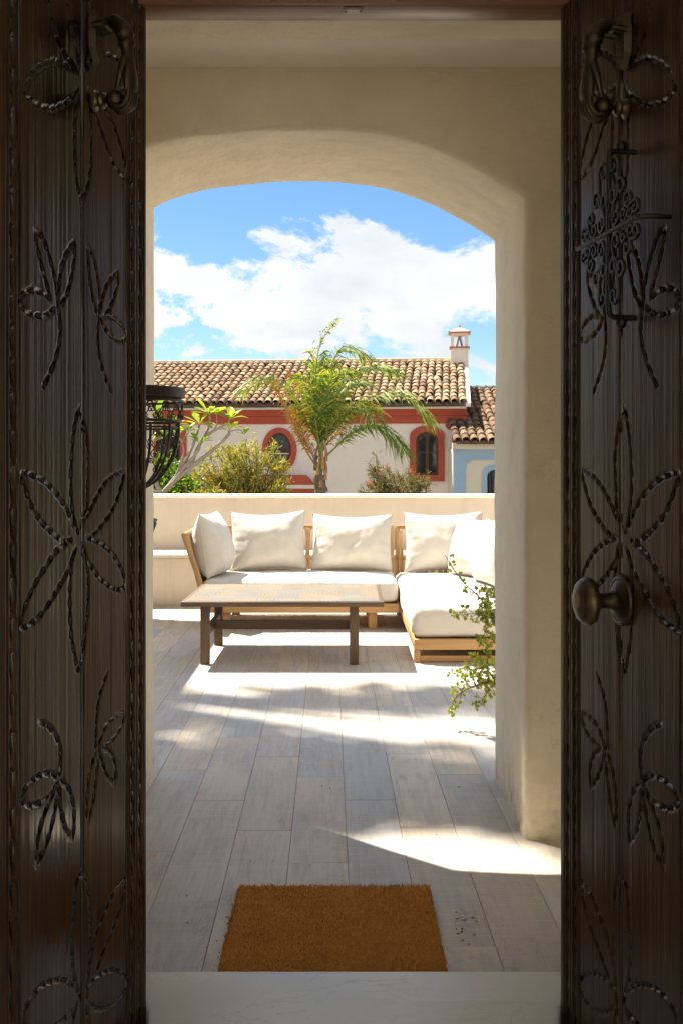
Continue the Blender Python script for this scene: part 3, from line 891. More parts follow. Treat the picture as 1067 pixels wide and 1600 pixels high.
# --- hand knockers: built in (u along the leaf, n off the leaf, z)
def knocker(parent, sgn, s0, z0):
    P = lambda u, n, z: Vector((sgn * (s0 + u), n, z0 + z))
    root = MB()
    # mounting bracket: faceted block with a turned-up top and a foliate lower edge
    pl = [(-0.020, 0.055), (0.020, 0.055), (0.026, 0.02), (0.024, -0.03), (0.0, -0.062), (-0.024, -0.03), (-0.026, 0.02)]
    vs = [P(u, 0.002, z) for u, z in pl] + [P(u * 0.8, 0.016, z * 0.88) for u, z in pl]
    n = len(pl)
    root.add(vs, [tuple(range(n)), tuple(range(2 * n - 1, n - 1, -1))] + [(k, (k + 1) % n, n + (k + 1) % n, n + k) for k in range(n)])
    kn = root.build('door_knocker', M['brass_dark'], parent, 30)
    g = MB()
    for zz_ in (-0.010, -0.024, -0.038):
        for u in (-0.010, 0.0, 0.010):
            g.tube([P(u + 0.004 * math.cos(a), 0.0155 + 0.001, zz_ + 0.005 * math.sin(a)) for a in np.linspace(0, 6.0, 9)], 0.0016, 5)
    g.build('foliate_relief', M['brass_old'], kn)
    # two lugs and the pivot pin
    g = MB()
    for u in (-0.019, 0.019):
        g.tube([P(u, 0.010, 0.018), P(u, 0.030, 0.020), P(u, 0.042, 0.022)], [0.008, 0.0075, 0.006], 8)
    g.tube([P(-0.025, 0.034, 0.021), P(0.025, 0.034, 0.021)], 0.0055, 8)
    g.build('hinge', M['brass_dark'], kn)
    # sleeve with cuff folds, wrist and back of the hand as one lofted body
    g = MB()
    sec = [  # n, z, half-width u, half-depth
        (0.034, 0.030, 0.012, 0.010), (0.050, 0.032, 0.015, 0.014), (0.064, 0.020, 0.018, 0.017), (0.072, 0.004, 0.0205, 0.0185), (0.0745, -0.002, 0.0225, 0.020),
        (0.075, -0.006, 0.0185, 0.0165), (0.0765, -0.016, 0.0205, 0.018), (0.0775, -0.021, 0.022, 0.019), (0.078, -0.025, 0.0165, 0.0145), (0.079, -0.038, 0.0155, 0.0125),
        (0.081, -0.056, 0.0185, 0.0125), (0.084, -0.078, 0.0235, 0.0130), (0.0865, -0.098, 0.0262, 0.0130), (0.087, -0.114, 0.0265, 0.0115), (0.085, -0.124, 0.0245, 0.0085)]
    N_ = 14; vs = []; fs = []
    for i, (n0, zc, wu, wd) in enumerate(sec):
        a_, b_ = sec[max(i - 1, 0)], sec[min(i + 1, len(sec) - 1)]
        tn, tz = b_[0] - a_[0], b_[1] - a_[1]
        L_ = math.hypot(tn, tz); px_, pz_ = -tz / L_, tn / L_
        for k in range(N_):
            a = 2 * math.pi * k / N_
            cu, cd = wu * math.cos(a), wd * math.sin(a)
            vs.append(P(cu, n0 + px_ * cd, zc + pz_ * cd))
    for i in range(len(sec) - 1):
        for k in range(N_):
            fs.append((i * N_ + k, i * N_ + (k + 1) % N_, (i + 1) * N_ + (k + 1) % N_, (i + 1) * N_ + k))
    fs += [tuple(range(N_)), tuple((len(sec) - 1) * N_ + k for k in range(N_))]
    g.add(vs, fs)
    # four fingers curling in towards the ball, unequal, plus the thumb
    for k, (u, ln) in enumerate(((-0.0188, 0.86), (-0.0064, 1.0), (0.0062, 0.97), (0.0182, 0.84))):
        pts = [(u, 0.087, -0.100), (u, 0.0895, -0.122), (u * 0.97, 0.086, -0.122 - 0.024 * ln), (u * 0.93, 0.073, -0.122 - 0.040 * ln), (u * 0.86, 0.056, -0.120 - 0.041 * ln), (u * 0.8, 0.046, -0.120 - 0.030 * ln)]
        sm = spline([P(*p) for p in pts], 4)
        rr_ = [0.0066 + 0.0008 * math.sin(i * 0.9) - 0.0020 * i / len(sm) for i in range(len(sm))]
        rr_[-1] *= 0.5
        g.tube(sm, rr_, 8)
    th = spline([P(0.017, 0.080, -0.058), P(0.025, 0.077, -0.080), P(0.026, 0.072, -0.102), P(0.020, 0.064, -0.122)], 4)
    g.tube(th, [0.009 - 0.0035 * i / len(th) for i in range(len(th))], 8)
    hand = g.build('knocker_hand', M['brass_dark'], kn, 60)
    # ball held in the fingers and the striker stud on the door
    g = MB(); g.lathe([(0.0001, -0.0215)] + [(0.0215 * math.sin(a), -0.0215 * math.cos(a)) for a in np.linspace(0.2, 2.94, 12)] + [(0.0001, 0.0215)], 16, Matrix.Translation(P(0, 0.052, -0.137)))
    g.build('ball', M['brass_dark'], kn, 180)
    g = MB()
    mt = Matrix.Translation(P(0, 0, -0.137)) @ Matrix.Rotation(R(-90), 4, 'X')
    g.lathe([(0.020, 0.0), (0.021, 0.004), (0.014, 0.007), (0.012, 0.013), (0.017, 0.018), (0.0175, 0.022), (0.012, 0.028), (0.0002, 0.030)], 20, mt)
    g.build('striker_stud', M['brass_old'], kn, 50)
    return kn
knocker(dl, 1, 0.285, 2.262)
knocker(dr, -1, 0.372, 2.215)

# --- oval knob on the right leaf
ks, kz = 0.350, 1.062
mt = Matrix.Translation((-ks, 0, kz)) @ Matrix.Rotation(R(-90), 4, 'X')
g = MB(); g.lathe([(0.0525, 0.0), (0.0535, 0.003), (0.051, 0.008), (0.045, 0.010), (0.043, 0.0085), (0.039, 0.0105), (0.034, 0.015), (0.026, 0.017), (0.0215, 0.020), (0.018, 0.026)], 40, mt)
knob = g.build('door_knob', M['brass_dark'], dr, 40)
g = MB(); g.lathe([(0.018, 0.022), (0.0165, 0.030), (0.0155, 0.040), (0.0165, 0.052), (0.020, 0.058), (0.034, 0.062), (0.0455, 0.067), (0.0495, 0.074), (0.0485, 0.083),
                   (0.042, 0.092), (0.030, 0.098), (0.019, 0.1005), (0.0185, 0.0995), (0.0175, 0.1015), (0.0002, 0.1025)], 40, mt)
g.build('knob_head', M['brass_old'], knob, 45)

# --- scrolled iron grille standing off the right leaf
gs, gz, gn = 0.423, 1.808, 0.062
P = lambda u, z, n=gn: Vector((-(gs + u), n, gz + z))
g = MB()
top, bot, side = 0.168, -0.170, 0.150
g.tube(spline([P(-0.004, 0.166, 0.002), P(-0.004, 0.166, 0.03), P(-0.002, 0.164, 0.054), P(0.0, 0.150), P(0, 0.06), P(0, -0.06), P(0, -0.15), P(-0.002, -0.166, 0.054), P(-0.004, -0.168, 0.03), P(-0.004, -0.168, 0.002)], 6), 0.0058, 8)
grille = g.build('iron_grille', M['iron'], dr, 60)
g = MB(); g.tube([P(-side - 0.005, 0, gn + 0.004), P(side - 0.01, 0.0, gn + 0.004)], 0.0048, 8)
g.tube(spline([P(side - 0.03, 0, gn + 0.004), P(side - 0.012, 0, 0.060), P(side - 0.006, 0, 0.04), P(side - 0.006, 0, 0.002)], 5), 0.0048, 8)
g.build('cross_bar', M['iron'], grille, 60)
for (u, z) in ((-0.004, 0.176), (-0.004, -0.178)):
    g = MB(); g.lathe([(0.0001, -0.013)] + [(0.011 * math.sin(a), -0.013 * math.cos(a)) for a in np.linspace(0.25, 2.9, 9)] + [(0.0001, 0.013)], 12, Matrix.Translation(P(u, z, 0.034)))
    g.build('ball_end', M['iron'], grille, 180)
def scroll(cx, cz, r, a0, turns, d, n=26):
    """spiral that unrolls from its centre; d=+1/-1 is the hand"""
    out = []
    for i in range(n):
        q = i / (n - 1)
        rr_ = r * (0.22 + 0.78 * q)
        a = a0 + d * turns * 2 * math.pi * (1 - q)
        out.append((cx + rr_ * math.cos(a), cz + rr_ * math.sin(a)))
    return out
def s_scroll(p0, p1, r, d):
    """S or C shaped bar with a curl at each end"""
    dx, dz = p1[0] - p0[0], p1[1] - p0[1]
    th = math.atan2(dz, dx)
    a = scroll(p0[0], p0[1], r, th + d * math.pi / 2, 1.15, d)
    b = scroll(p1[0], p1[1], r, th + d * math.pi / 2, 1.15, -d)
    return a + b[::-1]
for qx in (-1, 1):
    for qz in (-1, 1):
        for (p0, p1, r, d) in (((0.026, 0.128), (0.024, 0.072), 0.0205, 1), ((0.058, 0.078), (0.036, 0.026), 0.0195, -1),
                               ((0.086, 0.046), (0.072, 0.022), 0.0170, 1), ((0.122, 0.022), (0.104, 0.018), 0.0150, -1)):
            pts = s_scroll((p0[0] * qx, p0[1] * qz), (p1[0] * qx, p1[1] * qz), r, d * qx * qz)
            g = MB(); g.tube([P(u, z) for u, z in pts], 0.0040, 6)
            g.build('scroll', M['iron'], grille, 60)

# --- doormat
dm = empty('doormat', (-0.024, 2.87, 0))
nx, ny = 60, 54
mw, mh = 0.303, 0.279
def mat_xy(u, v):
    # rounded far corners
    x, y = u * mw, v * mh
    return x, y
g = MB(); vs = []; fs = []
for j in range(ny + 1):
    for i in range(nx + 1):
        u, v = i / nx * 2 - 1, j / ny * 2 - 1
        x, y = u * mw, v * mh
        e_ = min(1 - abs(u), 1 - abs(v))
        vs.append((x + 0.002 * noise.noise((x * 30, y * 30, 1)), y + 0.002 * noise.noise((x * 30, y * 30, 2)), (0.013 if e_ > 1e-6 else 0.0) + 0.0025 * noise.noise((x * 70, y * 70, 0))))
for j in range(ny):
    for i in range(nx):
        a = j * (nx + 1) + i
        fs.append((a, a + 1, a + nx + 2, a + nx + 1))
g.add(vs, fs); g.build('mat_base', M['coir'], dm, 180)
rs = np.random.RandomState(5)
nf = 26000
px_ = rs.uniform(-mw, mw, nf); py_ = rs.uniform(-mh, mh, nf)
hh = rs.uniform(0.006, 0.013, nf); tx = rs.normal(0, 0.0045, nf); ty = rs.normal(0, 0.0045, nf); an = rs.uniform(0, 6.28, nf); wd = 0.0011
v0 = np.stack([px_ + wd * np.cos(an), py_ + wd * np.sin(an), np.full(nf, 0.009)], 1)
v1 = np.stack([px_ - wd * np.cos(an), py_ - wd * np.sin(an), np.full(nf, 0.009)], 1)
v2 = np.stack([px_ + tx, py_ + ty, 0.010 + hh], 1)
V = np.stack([v0, v1, v2], 1).reshape(-1, 3)
o = inst('coir_pile', np_mesh('coir_pile', V, np.arange(nf * 3).reshape(-1, 3), M['coir'], False), dm)
tag(o, kind='stuff')
tag(dm, 'rust brown coir doormat lying against the marble threshold', 'doormat')
# dry bits blown against the mat
g = MB(); rd = random.Random(4)
for k in range(34):
    if k < 16: x, y = 0.33 + abs(rd.gauss(0, 0.035)), rd.uniform(2.75, 3.06)
    elif k < 27: x, y = rd.uniform(-0.5, 0.6), rd.uniform(2.65, 4.2)
    else: x, y = -0.33 - abs(rd.gauss(0, 0.02)), rd.uniform(2.7, 2.95)
    L_ = rd.uniform(0.003, 0.009); a = rd.uniform(0, 6.28)
    c_, s_ = math.cos(a) * L_, math.sin(a) * L_
    g.add([(x - c_, y - s_, 0.0015), (x + s_ * 0.4, y - c_ * 0.4, 0.004), (x + c_, y + s_, 0.002), (x - s_ * 0.4, y + c_ * 0.4, 0.0045)], [(0, 1, 2), (0, 2, 3)])
tag(g.build('leaf_litter', M['debris'], smooth=0, recalc=False), 'dry brown leaf crumbs scattered on the planks beside the doormat', 'leaf litter', kind='stuff')

# ================================================================== TERRACE FURNITURE
def soft_box(sx, sy, sz, r, nx=28, ny=24, nz=6, puff=0.0, wr=0.004, seed=0):
    """rounded upholstered block, base at z=0, centred in x and y; puffed faces and small creases"""
    bm = bmesh.new()
    cache = {}
    vs = []; fs = []
    dims = (nx, ny, nz); half = Vector((sx / 2, sy / 2, sz / 2))
    def vert(i, j, k):
        key = (i, j, k)
        if key in cache: return cache[key]
        p = Vector((-1 + 2 * i / nx, -1 + 2 * j / ny, -1 + 2 * k / nz))
        q = Vector((p.x * half.x, p.y * half.y, p.z * half.z))
        inner = Vector((max(-half.x + r, min(half.x - r, q.x)), max(-half.y + r, min(half.y - r, q.y)), max(-half.z + r, min(half.z - r, q.z))))
        d = q - inner
        if d.length > 1e-9: q = inner + d.normalized() * r
        pf = puff * (1 - p.x ** 4) * (1 - p.y ** 4)
        if p.z > 0.5: q.z += pf
        sd = 0.5 * puff * (1 - p.z ** 2)
        q.x += sd * p.x * abs(p.x) ** 3; q.y += sd * p.y * abs(p.y) ** 3
        n_ = noise.noise((q.x * 5 + seed, q.y * 5, q.z * 7)) + 0.5 * noise.noise((q.x * 14, q.y * 14 + seed, q.z * 20))
        q += (d.normalized() if d.length > 1e-9 else Vector((0, 0, p.z))) * wr * n_
        q.z += half.z
        cache[key] = len(vs); vs.append(q)
        return cache[key]
    def face(fn, a, b):
        for i in range(a):
            for j in range(b):
                fs.append((fn(i, j), fn(i + 1, j), fn(i + 1, j + 1), fn(i, j + 1)))
    face(lambda i, j: vert(i, j, 0), nx, ny); face(lambda i, j: vert(i, j, nz), nx, ny)
    face(lambda i, j: vert(i, 0, j), nx, nz); face(lambda i, j: vert(i, ny, j), nx, nz)
    face(lambda i, j: vert(0, i, j), ny, nz); face(lambda i, j: vert(nx, i, j), ny, nz)
    bm.free()
    g = MB(); g.add(vs, fs)
    return g

def pillow_mb(w, h, t, seed, n=34, ears=0.05, sag=0.03):
    """knife-edge cushion standing in local xz, thickness along y, base at z=0"""
    g = MB(); vs = []; fs = []
    def pos(u, v, side):
        fx = 1 - ears * (1 - v * v) * 1.0        # edges bow inwards, corners stay out
        fz = 1 - ears * (1 - u * u) * 1.2
        x = u * w / 2 * fx
        z = v * h / 2 * fz
        prof = (max(0, 1 - abs(u) ** 2.4) ** 0.55) * (max(0, 1 - abs(v) ** 2.4) ** 0.55)
        prof *= 1 - 0.22 * v                    # fuller towards the bottom
        y = side * t / 2 * prof
        cr = noise.noise((x * 6 + seed * 3.1, z * 6, side * 2 + seed)) * 0.018 * prof + noise.noise((x * 15 + seed, z * 13, seed)) * 0.005 * prof
        # creases running in from the seams
        ed = 1 - min(1 - abs(u), 1 - abs(v))
        ph = (x if abs(v) > abs(u) else z)
        cr += 0.013 * max(0, ed - 0.55) * 2 * prof ** 0.4 * noise.noise((ph * 26 + seed, side, seed * 0.7))
        y += side * cr
        z -= sag * (1 - u * u) * max(0, v) * 0.6
        return (x, y, z + h / 2)
    for side in (-1, 1):
        o = len(vs)
        for j in range(n + 1):
            for i in range(n + 1):
                vs.append(pos(i / n * 2 - 1, j / n * 2 - 1, side))
        for j in range(n):
            for i in range(n):
                a = o + j * (n + 1) + i
                f = (a, a + 1, a + n + 2, a + n + 1)
                fs.append(f if side < 0 else f[::-1])
    g.add(vs, fs)
    me = g.mesh('cushion', M['fabric'], smooth=0, recalc=False)
    bm = bmesh.new(); bm.from_mesh(me)
    bmesh.ops.remove_doubles(bm, verts=bm.verts, dist=0.0006)
    bmesh.ops.recalc_face_normals(bm, faces=bm.faces)
    bm.to_mesh(me); bm.free()
    me.shade_smooth()
    # piped seam
    s = MB(); pts = []
    for q in range(4 * 16):
        e_, tt = divmod(q, 16); tt = tt / 8 - 1
        u, v = [(tt, -1), (1, tt), (-tt, 1), (-1, -tt)][e_]
        pts.append(pos(u, v, 0))
    s.tube(pts + [pts[0]], 0.0035, 6, cap=False)
    return me, s.mesh('seam', M['fabric'], 180, True)

def pillow(label, w, h, t, loc, rz, tilt, seed, roll=0.0, ears=0.05):
    me, sm = pillow_mb(w, h, t, seed, ears=ears)
    o = inst('back_cushion', me)
    o.location = loc
    o.rotation_euler = (Matrix.Rotation(rz, 4, 'Z') @ Matrix.Rotation(tilt, 4, 'X') @ Matrix.Rotation(roll, 4, 'Y')).to_euler()
    inst('seam', sm, o)
    tag(o, label, 'cushion', 'loose back cushions on the corner sofa')
    return o

cane_m = MB(); cane_m.tube([(0, 0, 0), (0, 0, 0.18), (0, 0, 0.185), (0, 0, 0.19), (0, 0, 0.38), (0, 0, 0.385), (0, 0, 0.39), (0, 0, 0.50)], [0.0105, 0.0105, 0.0122, 0.0105, 0.0105, 0.0122, 0.0105, 0.0105], 8)
cane_me = cane_m.mesh('cane', M['cane'], 50)
rk = random.Random(21)
def canes(parent, x0, x1, y, z, lean, dy=0.0):
    x = x0
    while x < x1:
        o = inst('cane', cane_me, parent)
        o.location = (x, y + rk.uniform(-0.002, 0.002), z + rk.uniform(-0.02, 0.0))
        o.rotation_euler = (lean, rk.uniform(-0.008, 0.008), rk.uniform(0, 6.28))
        o.scale = (1, 1, rk.uniform(0.985, 1.0))
        x += 0.0245
def back_panel(parent, x0, x1, y, lean=R(-6)):
    canes(parent, x0 + 0.03, x1 - 0.02, y, 0.275, lean)
    g = MB(); yt = y + 0.50 * math.sin(-lean); g.box(x0, x1, yt - 0.017, yt + 0.017, 0.752, 0.786, 0.008, 2)
    g.build('top_rail', M['teak_x'], parent)
    g = MB(); ym = y + 0.22 * math.sin(-lean) - 0.019; g.box(x0, x1, ym - 0.006, ym + 0.006, 0.48, 0.505, 0.003)
    g.build('mid_rail', M['teak_x'], parent)
    for x in (x0 + 0.012, x1 - 0.012):
        g = MB(); g.tube([(x, y, 0.14), (x, yt, 0.775)], 0.019, 10); g.build('post', M['cane'], parent)

# --- two-seat section
sf = empty('corner_sofa', (-0.33, 8.45, 0))
ox, oy = -0.33, 8.45
L_ = lambda x0, x1, y0, y1, z0, z1, r=0.004: MB().box(x0 - ox, x1 - ox, y0 - oy, y1 - oy, z0, z1, r, 2)
L_(-1.12, 0.462, 8.0, 8.045, 0.138, 0.210).build('front_rail', M['teak_x'], sf)
L_(-1.12, 0.462, 8.85, 8.89, 0.138, 0.210).build('rear_rail', M['teak_x'], sf)
for x in (-1.12, 0.42):
    L_(x, x + 0.042, 8.046, 8.849, 0.139, 0.209).build('side_rail', M['teak'], sf)
for k in range(9):
    L_(-1.075, 0.417, 8.06 + k * 0.088, 8.12 + k * 0.088, 0.185, 0.204).build('base_slat', M['teak_x'], sf)
for x in (-0.965, 0.215):
    for y in (8.048, 8.80):
        L_(x, x + 0.07, y, y + 0.048, 0.002, 0.137).build('leg', M['teak'], sf)
e2 = MB(); back = empty('tmp')
COL.objects.unlink(back); bpy.data.objects.remove(back)
# flared arm panel on the left
g = MB()
a0, a1 = Vector((-1.095 - ox, 8.03 - oy, 0.20)), Vector((-1.262 - ox, 8.0 - oy, 0.762))
b0, b1 = Vector((-1.095 - ox, 8.87 - oy, 0.20)), Vector((-1.235 - ox, 8.93 - oy, 0.785))
g.tube([a0, a0.lerp(a1, 0.5) + Vector((0.012, 0, 0)), a1], [0.026, 0.024, 0.022], 8); arm = g.build('arm', M['teak'], sf)
g = MB(); g.tube([b0, b1], 0.022, 8); g.build('arm_post', M['teak'], arm)
g = MB(); g.tube([a1 + Vector((0, -0.012, 0)), b1 + Vector((0, 0.012, 0))], 0.021, 8); g.build('arm_rail', M['teak'], arm)
for k in range(1, 33):
    q = k / 33
    p0, p1 = a0.lerp(b0, q), a1.lerp(b1, q)
    o = inst('arm_cane', cane_me, arm)
    d = (p1 - p0)
    o.rotation_mode = 'QUATERNION'; o.rotation_quaternion = Vector((0, 0, 1)).rotation_difference(d.normalized())
    o.location = p0; o.scale = (1, 1, d.length / 0.5)
sfb = empty('t2'); bpy.data.objects.remove(sfb)
for o_ in [1]:
    x0, x1, y = -1.20 - ox, 0.462 - ox, 8.86 - oy
    back_panel(sf, x0, x1, y)
g = soft_box(1.565, 0.80, 0.185, 0.045, 44, 26, 6, 0.018, 0.006, 3)
c_ = g.build('seat_cushion', M['fabric'], sf, 180); c_.location = (-0.332 - ox, 8.425 - oy, 0.212)
tag(sf, 'light teak sofa section with cane back behind the coffee table', 'sofa', 'corner sofa sections')

# --- chaise section
ch = empty('corner_sofa', (0.93, 7.75, 0))
ox, oy = 0.93, 7.75
L_ = lambda x0, x1, y0, y1, z0, z1, r=0.004: MB().box(x0 - ox, x1 - ox, y0 - oy, y1 - oy, z0, z1, r, 2)
L_(0.486, 1.372, 6.68, 6.722, 0.090, 0.160).build('front_rail', M['teak_x'], ch)
L_(0.486, 1.372, 8.85, 8.89, 0.090, 0.160).build('rear_rail', M['teak_x'], ch)
for x in (0.486, 1.33):
    L_(x, x + 0.042, 6.723, 8.849, 0.091, 0.159).build('side_rail', M['teak'], ch)
    L_(x, x + 0.042, 6.70, 6.745, 0.002, 0.0895).build('leg', M['teak'], ch)
    L_(x, x + 0.042, 8.80, 8.845, 0.002, 0.0895).build('leg', M['teak'], ch)
L_(0.529, 1.329, 6.71, 6.74, 0.004, 0.045).build('foot_rail', M['teak_x'], ch)
L_(0.529, 1.329, 8.81, 8.84, 0.004, 0.045).build('foot_rail', M['teak_x'], ch)
for k in range(20):
    L_(0.529, 1.329, 6.76 + k * 0.104, 6.83 + k * 0.104, 0.135, 0.155).build('base_slat', M['teak_x'], ch)
back_panel(ch, 0.482 - ox, 1.40 - ox, 8.86 - oy)
# side back with canes on the right
for k in range(44):
    o = inst('cane', cane_me, ch); o.location = (1.375 - ox, 7.80 - oy + k * 0.0245, 0.272); o.rotation_euler = (0, R(6), rk.uniform(0, 6.28))
MB().box(1.405 - ox, 1.44 - ox, 7.78 - oy, 8.89 - oy, 0.752, 0.786, 0.008, 2).build('top_rail', M['teak'], ch)
g = soft_box(0.90, 2.08, 0.222, 0.052, 28, 56, 7, 0.022, 0.007, 9)
c_ = g.build('seat_cushion', M['fabric'], ch, 180); c_.location = (0.93 - ox, 7.745 - oy, 0.162)
tag(ch, 'light teak chaise section with thick white seat cushion by the archway', 'sofa', 'corner sofa sections')

pillow('cushion standing sideways against the flared left arm of the sofa', 0.54, 0.53, 0.31, (-1.04, 8.33, 0.405), R(90 - 9), R(-8), 1, ears=0.0)
pillow('broad cushion with one pointed top corner, beside the sideways cushion', 0.66, 0.53, 0.27, (-0.628, 8.60, 0.408), R(2), R(-13), 2, R(-1.5), ears=0.075)
pillow('middle back cushion, left of the gap that shows two cane posts', 0.70, 0.50, 0.28, (0.085, 8.61, 0.408), R(-2), R(-13), 5, R(0.5))
pillow('cushion in the sofa corner between the cane posts and the turned cushions', 0.70, 0.535, 0.27, (0.895, 8.64, 0.395), R(0), R(-13), 4, R(-0.8), ears=0.07)
pillow('turned cushion leaning at the chaise side, overlapping the corner cushion', 0.62, 0.52, 0.30, (1.075, 8.22, 0.385), R(-58), R(-13), 6)
pillow('cushion at the chaise side half hidden by the arch pier', 0.60, 0.52, 0.30, (1.145, 7.74, 0.385), R(-78), R(-10), 7)

# --- coffee table
tb = empty('coffee_table', (-0.385, 7.02, 0), R(-0.4))
g = MB(); g.box(-0.668, 0.668, -0.478, 0.478, 0.398, 0.431, 0.006, 2); tp = g.build('table_top', M['table_wood_x'], tb)
g = MB(); g.box(-0.640, 0.640, -0.450, 0.450, 0.4312, 0.4335, 0.001); g.build('printed_panel', M['mosaic_print'], tp)
for x in (-0.52, 0.472):
    for y in (-0.37, 0.32):
        g = MB(); g.box(x - 0.03, x + 0.03, y - 0.022, y + 0.022, 0.001, 0.397, 0.004, 2); g.build('leg', M['table_wood'], tb)
    g = MB(); g.box(x - 0.018, x + 0.018, -0.347, 0.297, 0.180, 0.236, 0.003); g.build('side_stretcher', M['table_wood'], tb)
    g = MB(); g.box(x - 0.018, x + 0.018, -0.347, 0.297, 0.350, 0.3975, 0.003); g.build('apron', M['table_wood'], tb)
g = MB(); g.box(-0.5015, 0.4535, -0.045, -0.005, 0.178, 0.240, 0.003); g.build('long_stretcher', M['table_wood_x'], tb)
tag(tb, 'low brown wooden coffee table with faded blue patterned tile top', 'coffee table')

# --- dark woven chair at the left, mostly behind the arch
wc = empty('woven_chair', (-1.98, 8.42, 0), R(-80))
for x in (-0.25, 0.25):
    for y in (-0.25, 0.25):
        g = MB(); g.tube([(x, y, 0.001), (x * 0.96, y * 0.96, 0.40)], [0.014, 0.017], 8); g.build('leg', M['iron_brown'], wc)
g = MB(); g.box(-0.27, 0.27, -0.27, 0.27, 0.40, 0.44, 0.015, 2); g.build('seat', M['wicker'], wc)
g = MB(); vs = []; fs = []
for j in range(9):
    for i in range(13):
        u, v = i / 12 * 2 - 1, j / 8
        vs.append((u * (0.25 + 0.05 * v), 0.25 + 0.16 * v - 0.06 * (1 - u * u), 0.44 + 0.44 * v - 0.03 * u * u * v))
for j in range(8):
    for i in range(12):
        a = j * 13 + i; fs.append((a, a + 1, a + 14, a + 13))
g.add(vs, fs); o = g.build('backrest', M['wicker'], wc, 180)
md = o.modifiers.new('thick', 'SOLIDIFY'); md.thickness = 0.022; md.offset = 0
for x in (-1, 1):
    g = MB(); g.tube(spline([(0.25 * x, -0.25, 0.42), (0.29 * x, -0.26, 0.60), (0.30 * x, -0.05, 0.64), (0.30 * x, 0.30, 0.62)], 5), 0.016, 8); g.build('armrest', M['wicker'], wc)
tag(wc, 'dark woven terrace chair peeking out beside the left arch edge', 'chair')

# --- square parasol over the dining corner, its shade falls left of the table
ps = empty('parasol', (-3.46, 8.08, 0))
g = MB(); g.box(-0.25, 0.25, -0.25, 0.25, 0.001, 0.06, 0.02, 2); g.build('base', M['iron_brown'], ps)
g = MB(); g.tube([(0, 0, 0.06), (0, 0, 2.98)], 0.024, 12); g.build('pole', M['iron_brown'], ps)
g = MB(); hw = 1.31; ze = 2.50
g.add([(-hw, -hw, ze), (hw, -hw, ze), (hw, hw, ze), (-hw, hw, ze), (0, 0, 2.96), (-hw, -hw, ze - 0.14), (hw, -hw, ze - 0.14), (hw, hw, ze - 0.14), (-hw, hw, ze - 0.14)],
      [(0, 1, 4), (1, 2, 4), (2, 3, 4), (3, 0, 4), (0, 5, 6, 1), (1, 6, 7, 2), (2, 7, 8, 3), (3, 8, 5, 0)])
o = g.build('canopy', M['canvas'], ps, 0); md = o.modifiers.new('thick', 'SOLIDIFY'); md.thickness = 0.004
for sx, sy in ((-1, -1), (1, -1), (1, 1), (-1, 1)):
    g = MB(); g.tube([(0, 0, 2.93), (sx * hw * 0.98, sy * hw * 0.98, ze - 0.02)], 0.012, 6); g.build('rib', M['iron_brown'], ps)
tag(ps, 'square cream parasol over the dining corner left of the arch, out of view', 'parasol')

# --- wrought-iron wall basket on the left jamb
bk = empty('wall_basket', (-0.797, 3.83, 1.60))
br_ = 0.195
arc = lambda r, z, n=28, e=0.0: [Vector((r * math.cos(a), r * math.sin(a), z)) for a in np.linspace(-math.pi / 2 - e, math.pi / 2 + e, n)]
def strip(mb, r, z0, z1, th=0.004):
    A_ = arc(r, z0); B_ = arc(r, z1); C_ = arc(r - th, z1); D_ = arc(r - th, z0)
    n = len(A_)
    vs = A_ + B_ + C_ + D_
    fs = []
    for k in range(n - 1):
        for a, b in ((0, 1), (1, 2), (2, 3), (3, 0)):
            fs.append((a * n + k, a * n + k + 1, b * n + k + 1, b * n + k))
    mb.add(vs, fs)
g = MB(); strip(g, br_, -0.002, 0.034, 0.012); g.build('rim_band', M['iron_brown'], bk, 50)
g = MB(); strip(g, br_ - 0.004, -0.020, -0.012, 0.006); strip(g, br_ - 0.012, -0.098, -0.088, 0.006); g.build('hoop', M['iron_brown'], bk, 50)
g = MB(); strip(g, br_ - 0.022, -0.122, -0.114, 0.006); g.build('hoop', M['iron_brown'], bk, 50)
on_cyl = lambda a, z, r=br_ - 0.008: Vector((r * math.cos(a), r * math.sin(a), z))
for k in range(9):
    a0 = -math.pi / 2 + (k + 0.5) * math.pi / 9
    for d in (1, -1):
        pts = s_scroll((-0.012 * d, 0.019), (0.012 * d, -0.019), 0.0135, d)
        g = MB(); g.tube([on_cyl(a0 + (u + d * 0.008) / br_, -0.055 + z) for u, z in pts], 0.0022, 5); g.build('scroll', M['iron_brown'], bk, 60)
for k in range(7):
    a = -math.pi / 2 + 0.06 + k * (math.pi - 0.12) / 6
    r0 = br_ - 0.022
    pr = spline([(r0, 0, -0.10), (r0 * 0.985, 0, -0.16), (r0 * 0.86, 0, -0.24), (r0 * 0.55, 0, -0.315), (r0 * 0.06, 0, -0.365)], 5)
    g = MB(); g.tube([Vector((p.x * math.cos(a), p.x * math.sin(a), p.z)) for p in pr], 0.0052, 6); rib = g.build('rib', M['iron_brown'], bk, 60)
    if k < 6:
        a2 = a + (math.pi - 0.12) / 12
        for (f0, zc, r, d) in ((0.93, -0.155, 0.019, 1), (0.86, -0.205, 0.017, -1), (0.66, -0.262, 0.016, 1)):
            pts = s_scroll((-0.014 * d, 0.016), (0.014 * d, -0.016), r * 0.8, d)
            g = MB(); g.tube([Vector((r0 * f0 * math.cos(a2 + u / (r0 * f0)), r0 * f0 * math.sin(a2 + u / (r0 * f0)), zc + z)) for u, z in pts], 0.0022, 5)
            g.build('scroll', M['iron_brown'], bk, 60)
g = MB(); g.tube([(0.004, 0, 0.02), (0.004, 0, -0.37)], 0.006, 6); g.tube([(0.004, -br_, 0.012), (0.004, br_, 0.012)], 0.006, 6); g.build('wall_bar', M['iron_brown'], bk, 60)
tag(bk, 'half-round scrolled wrought iron basket hung on the left arch jamb', 'wall basket')

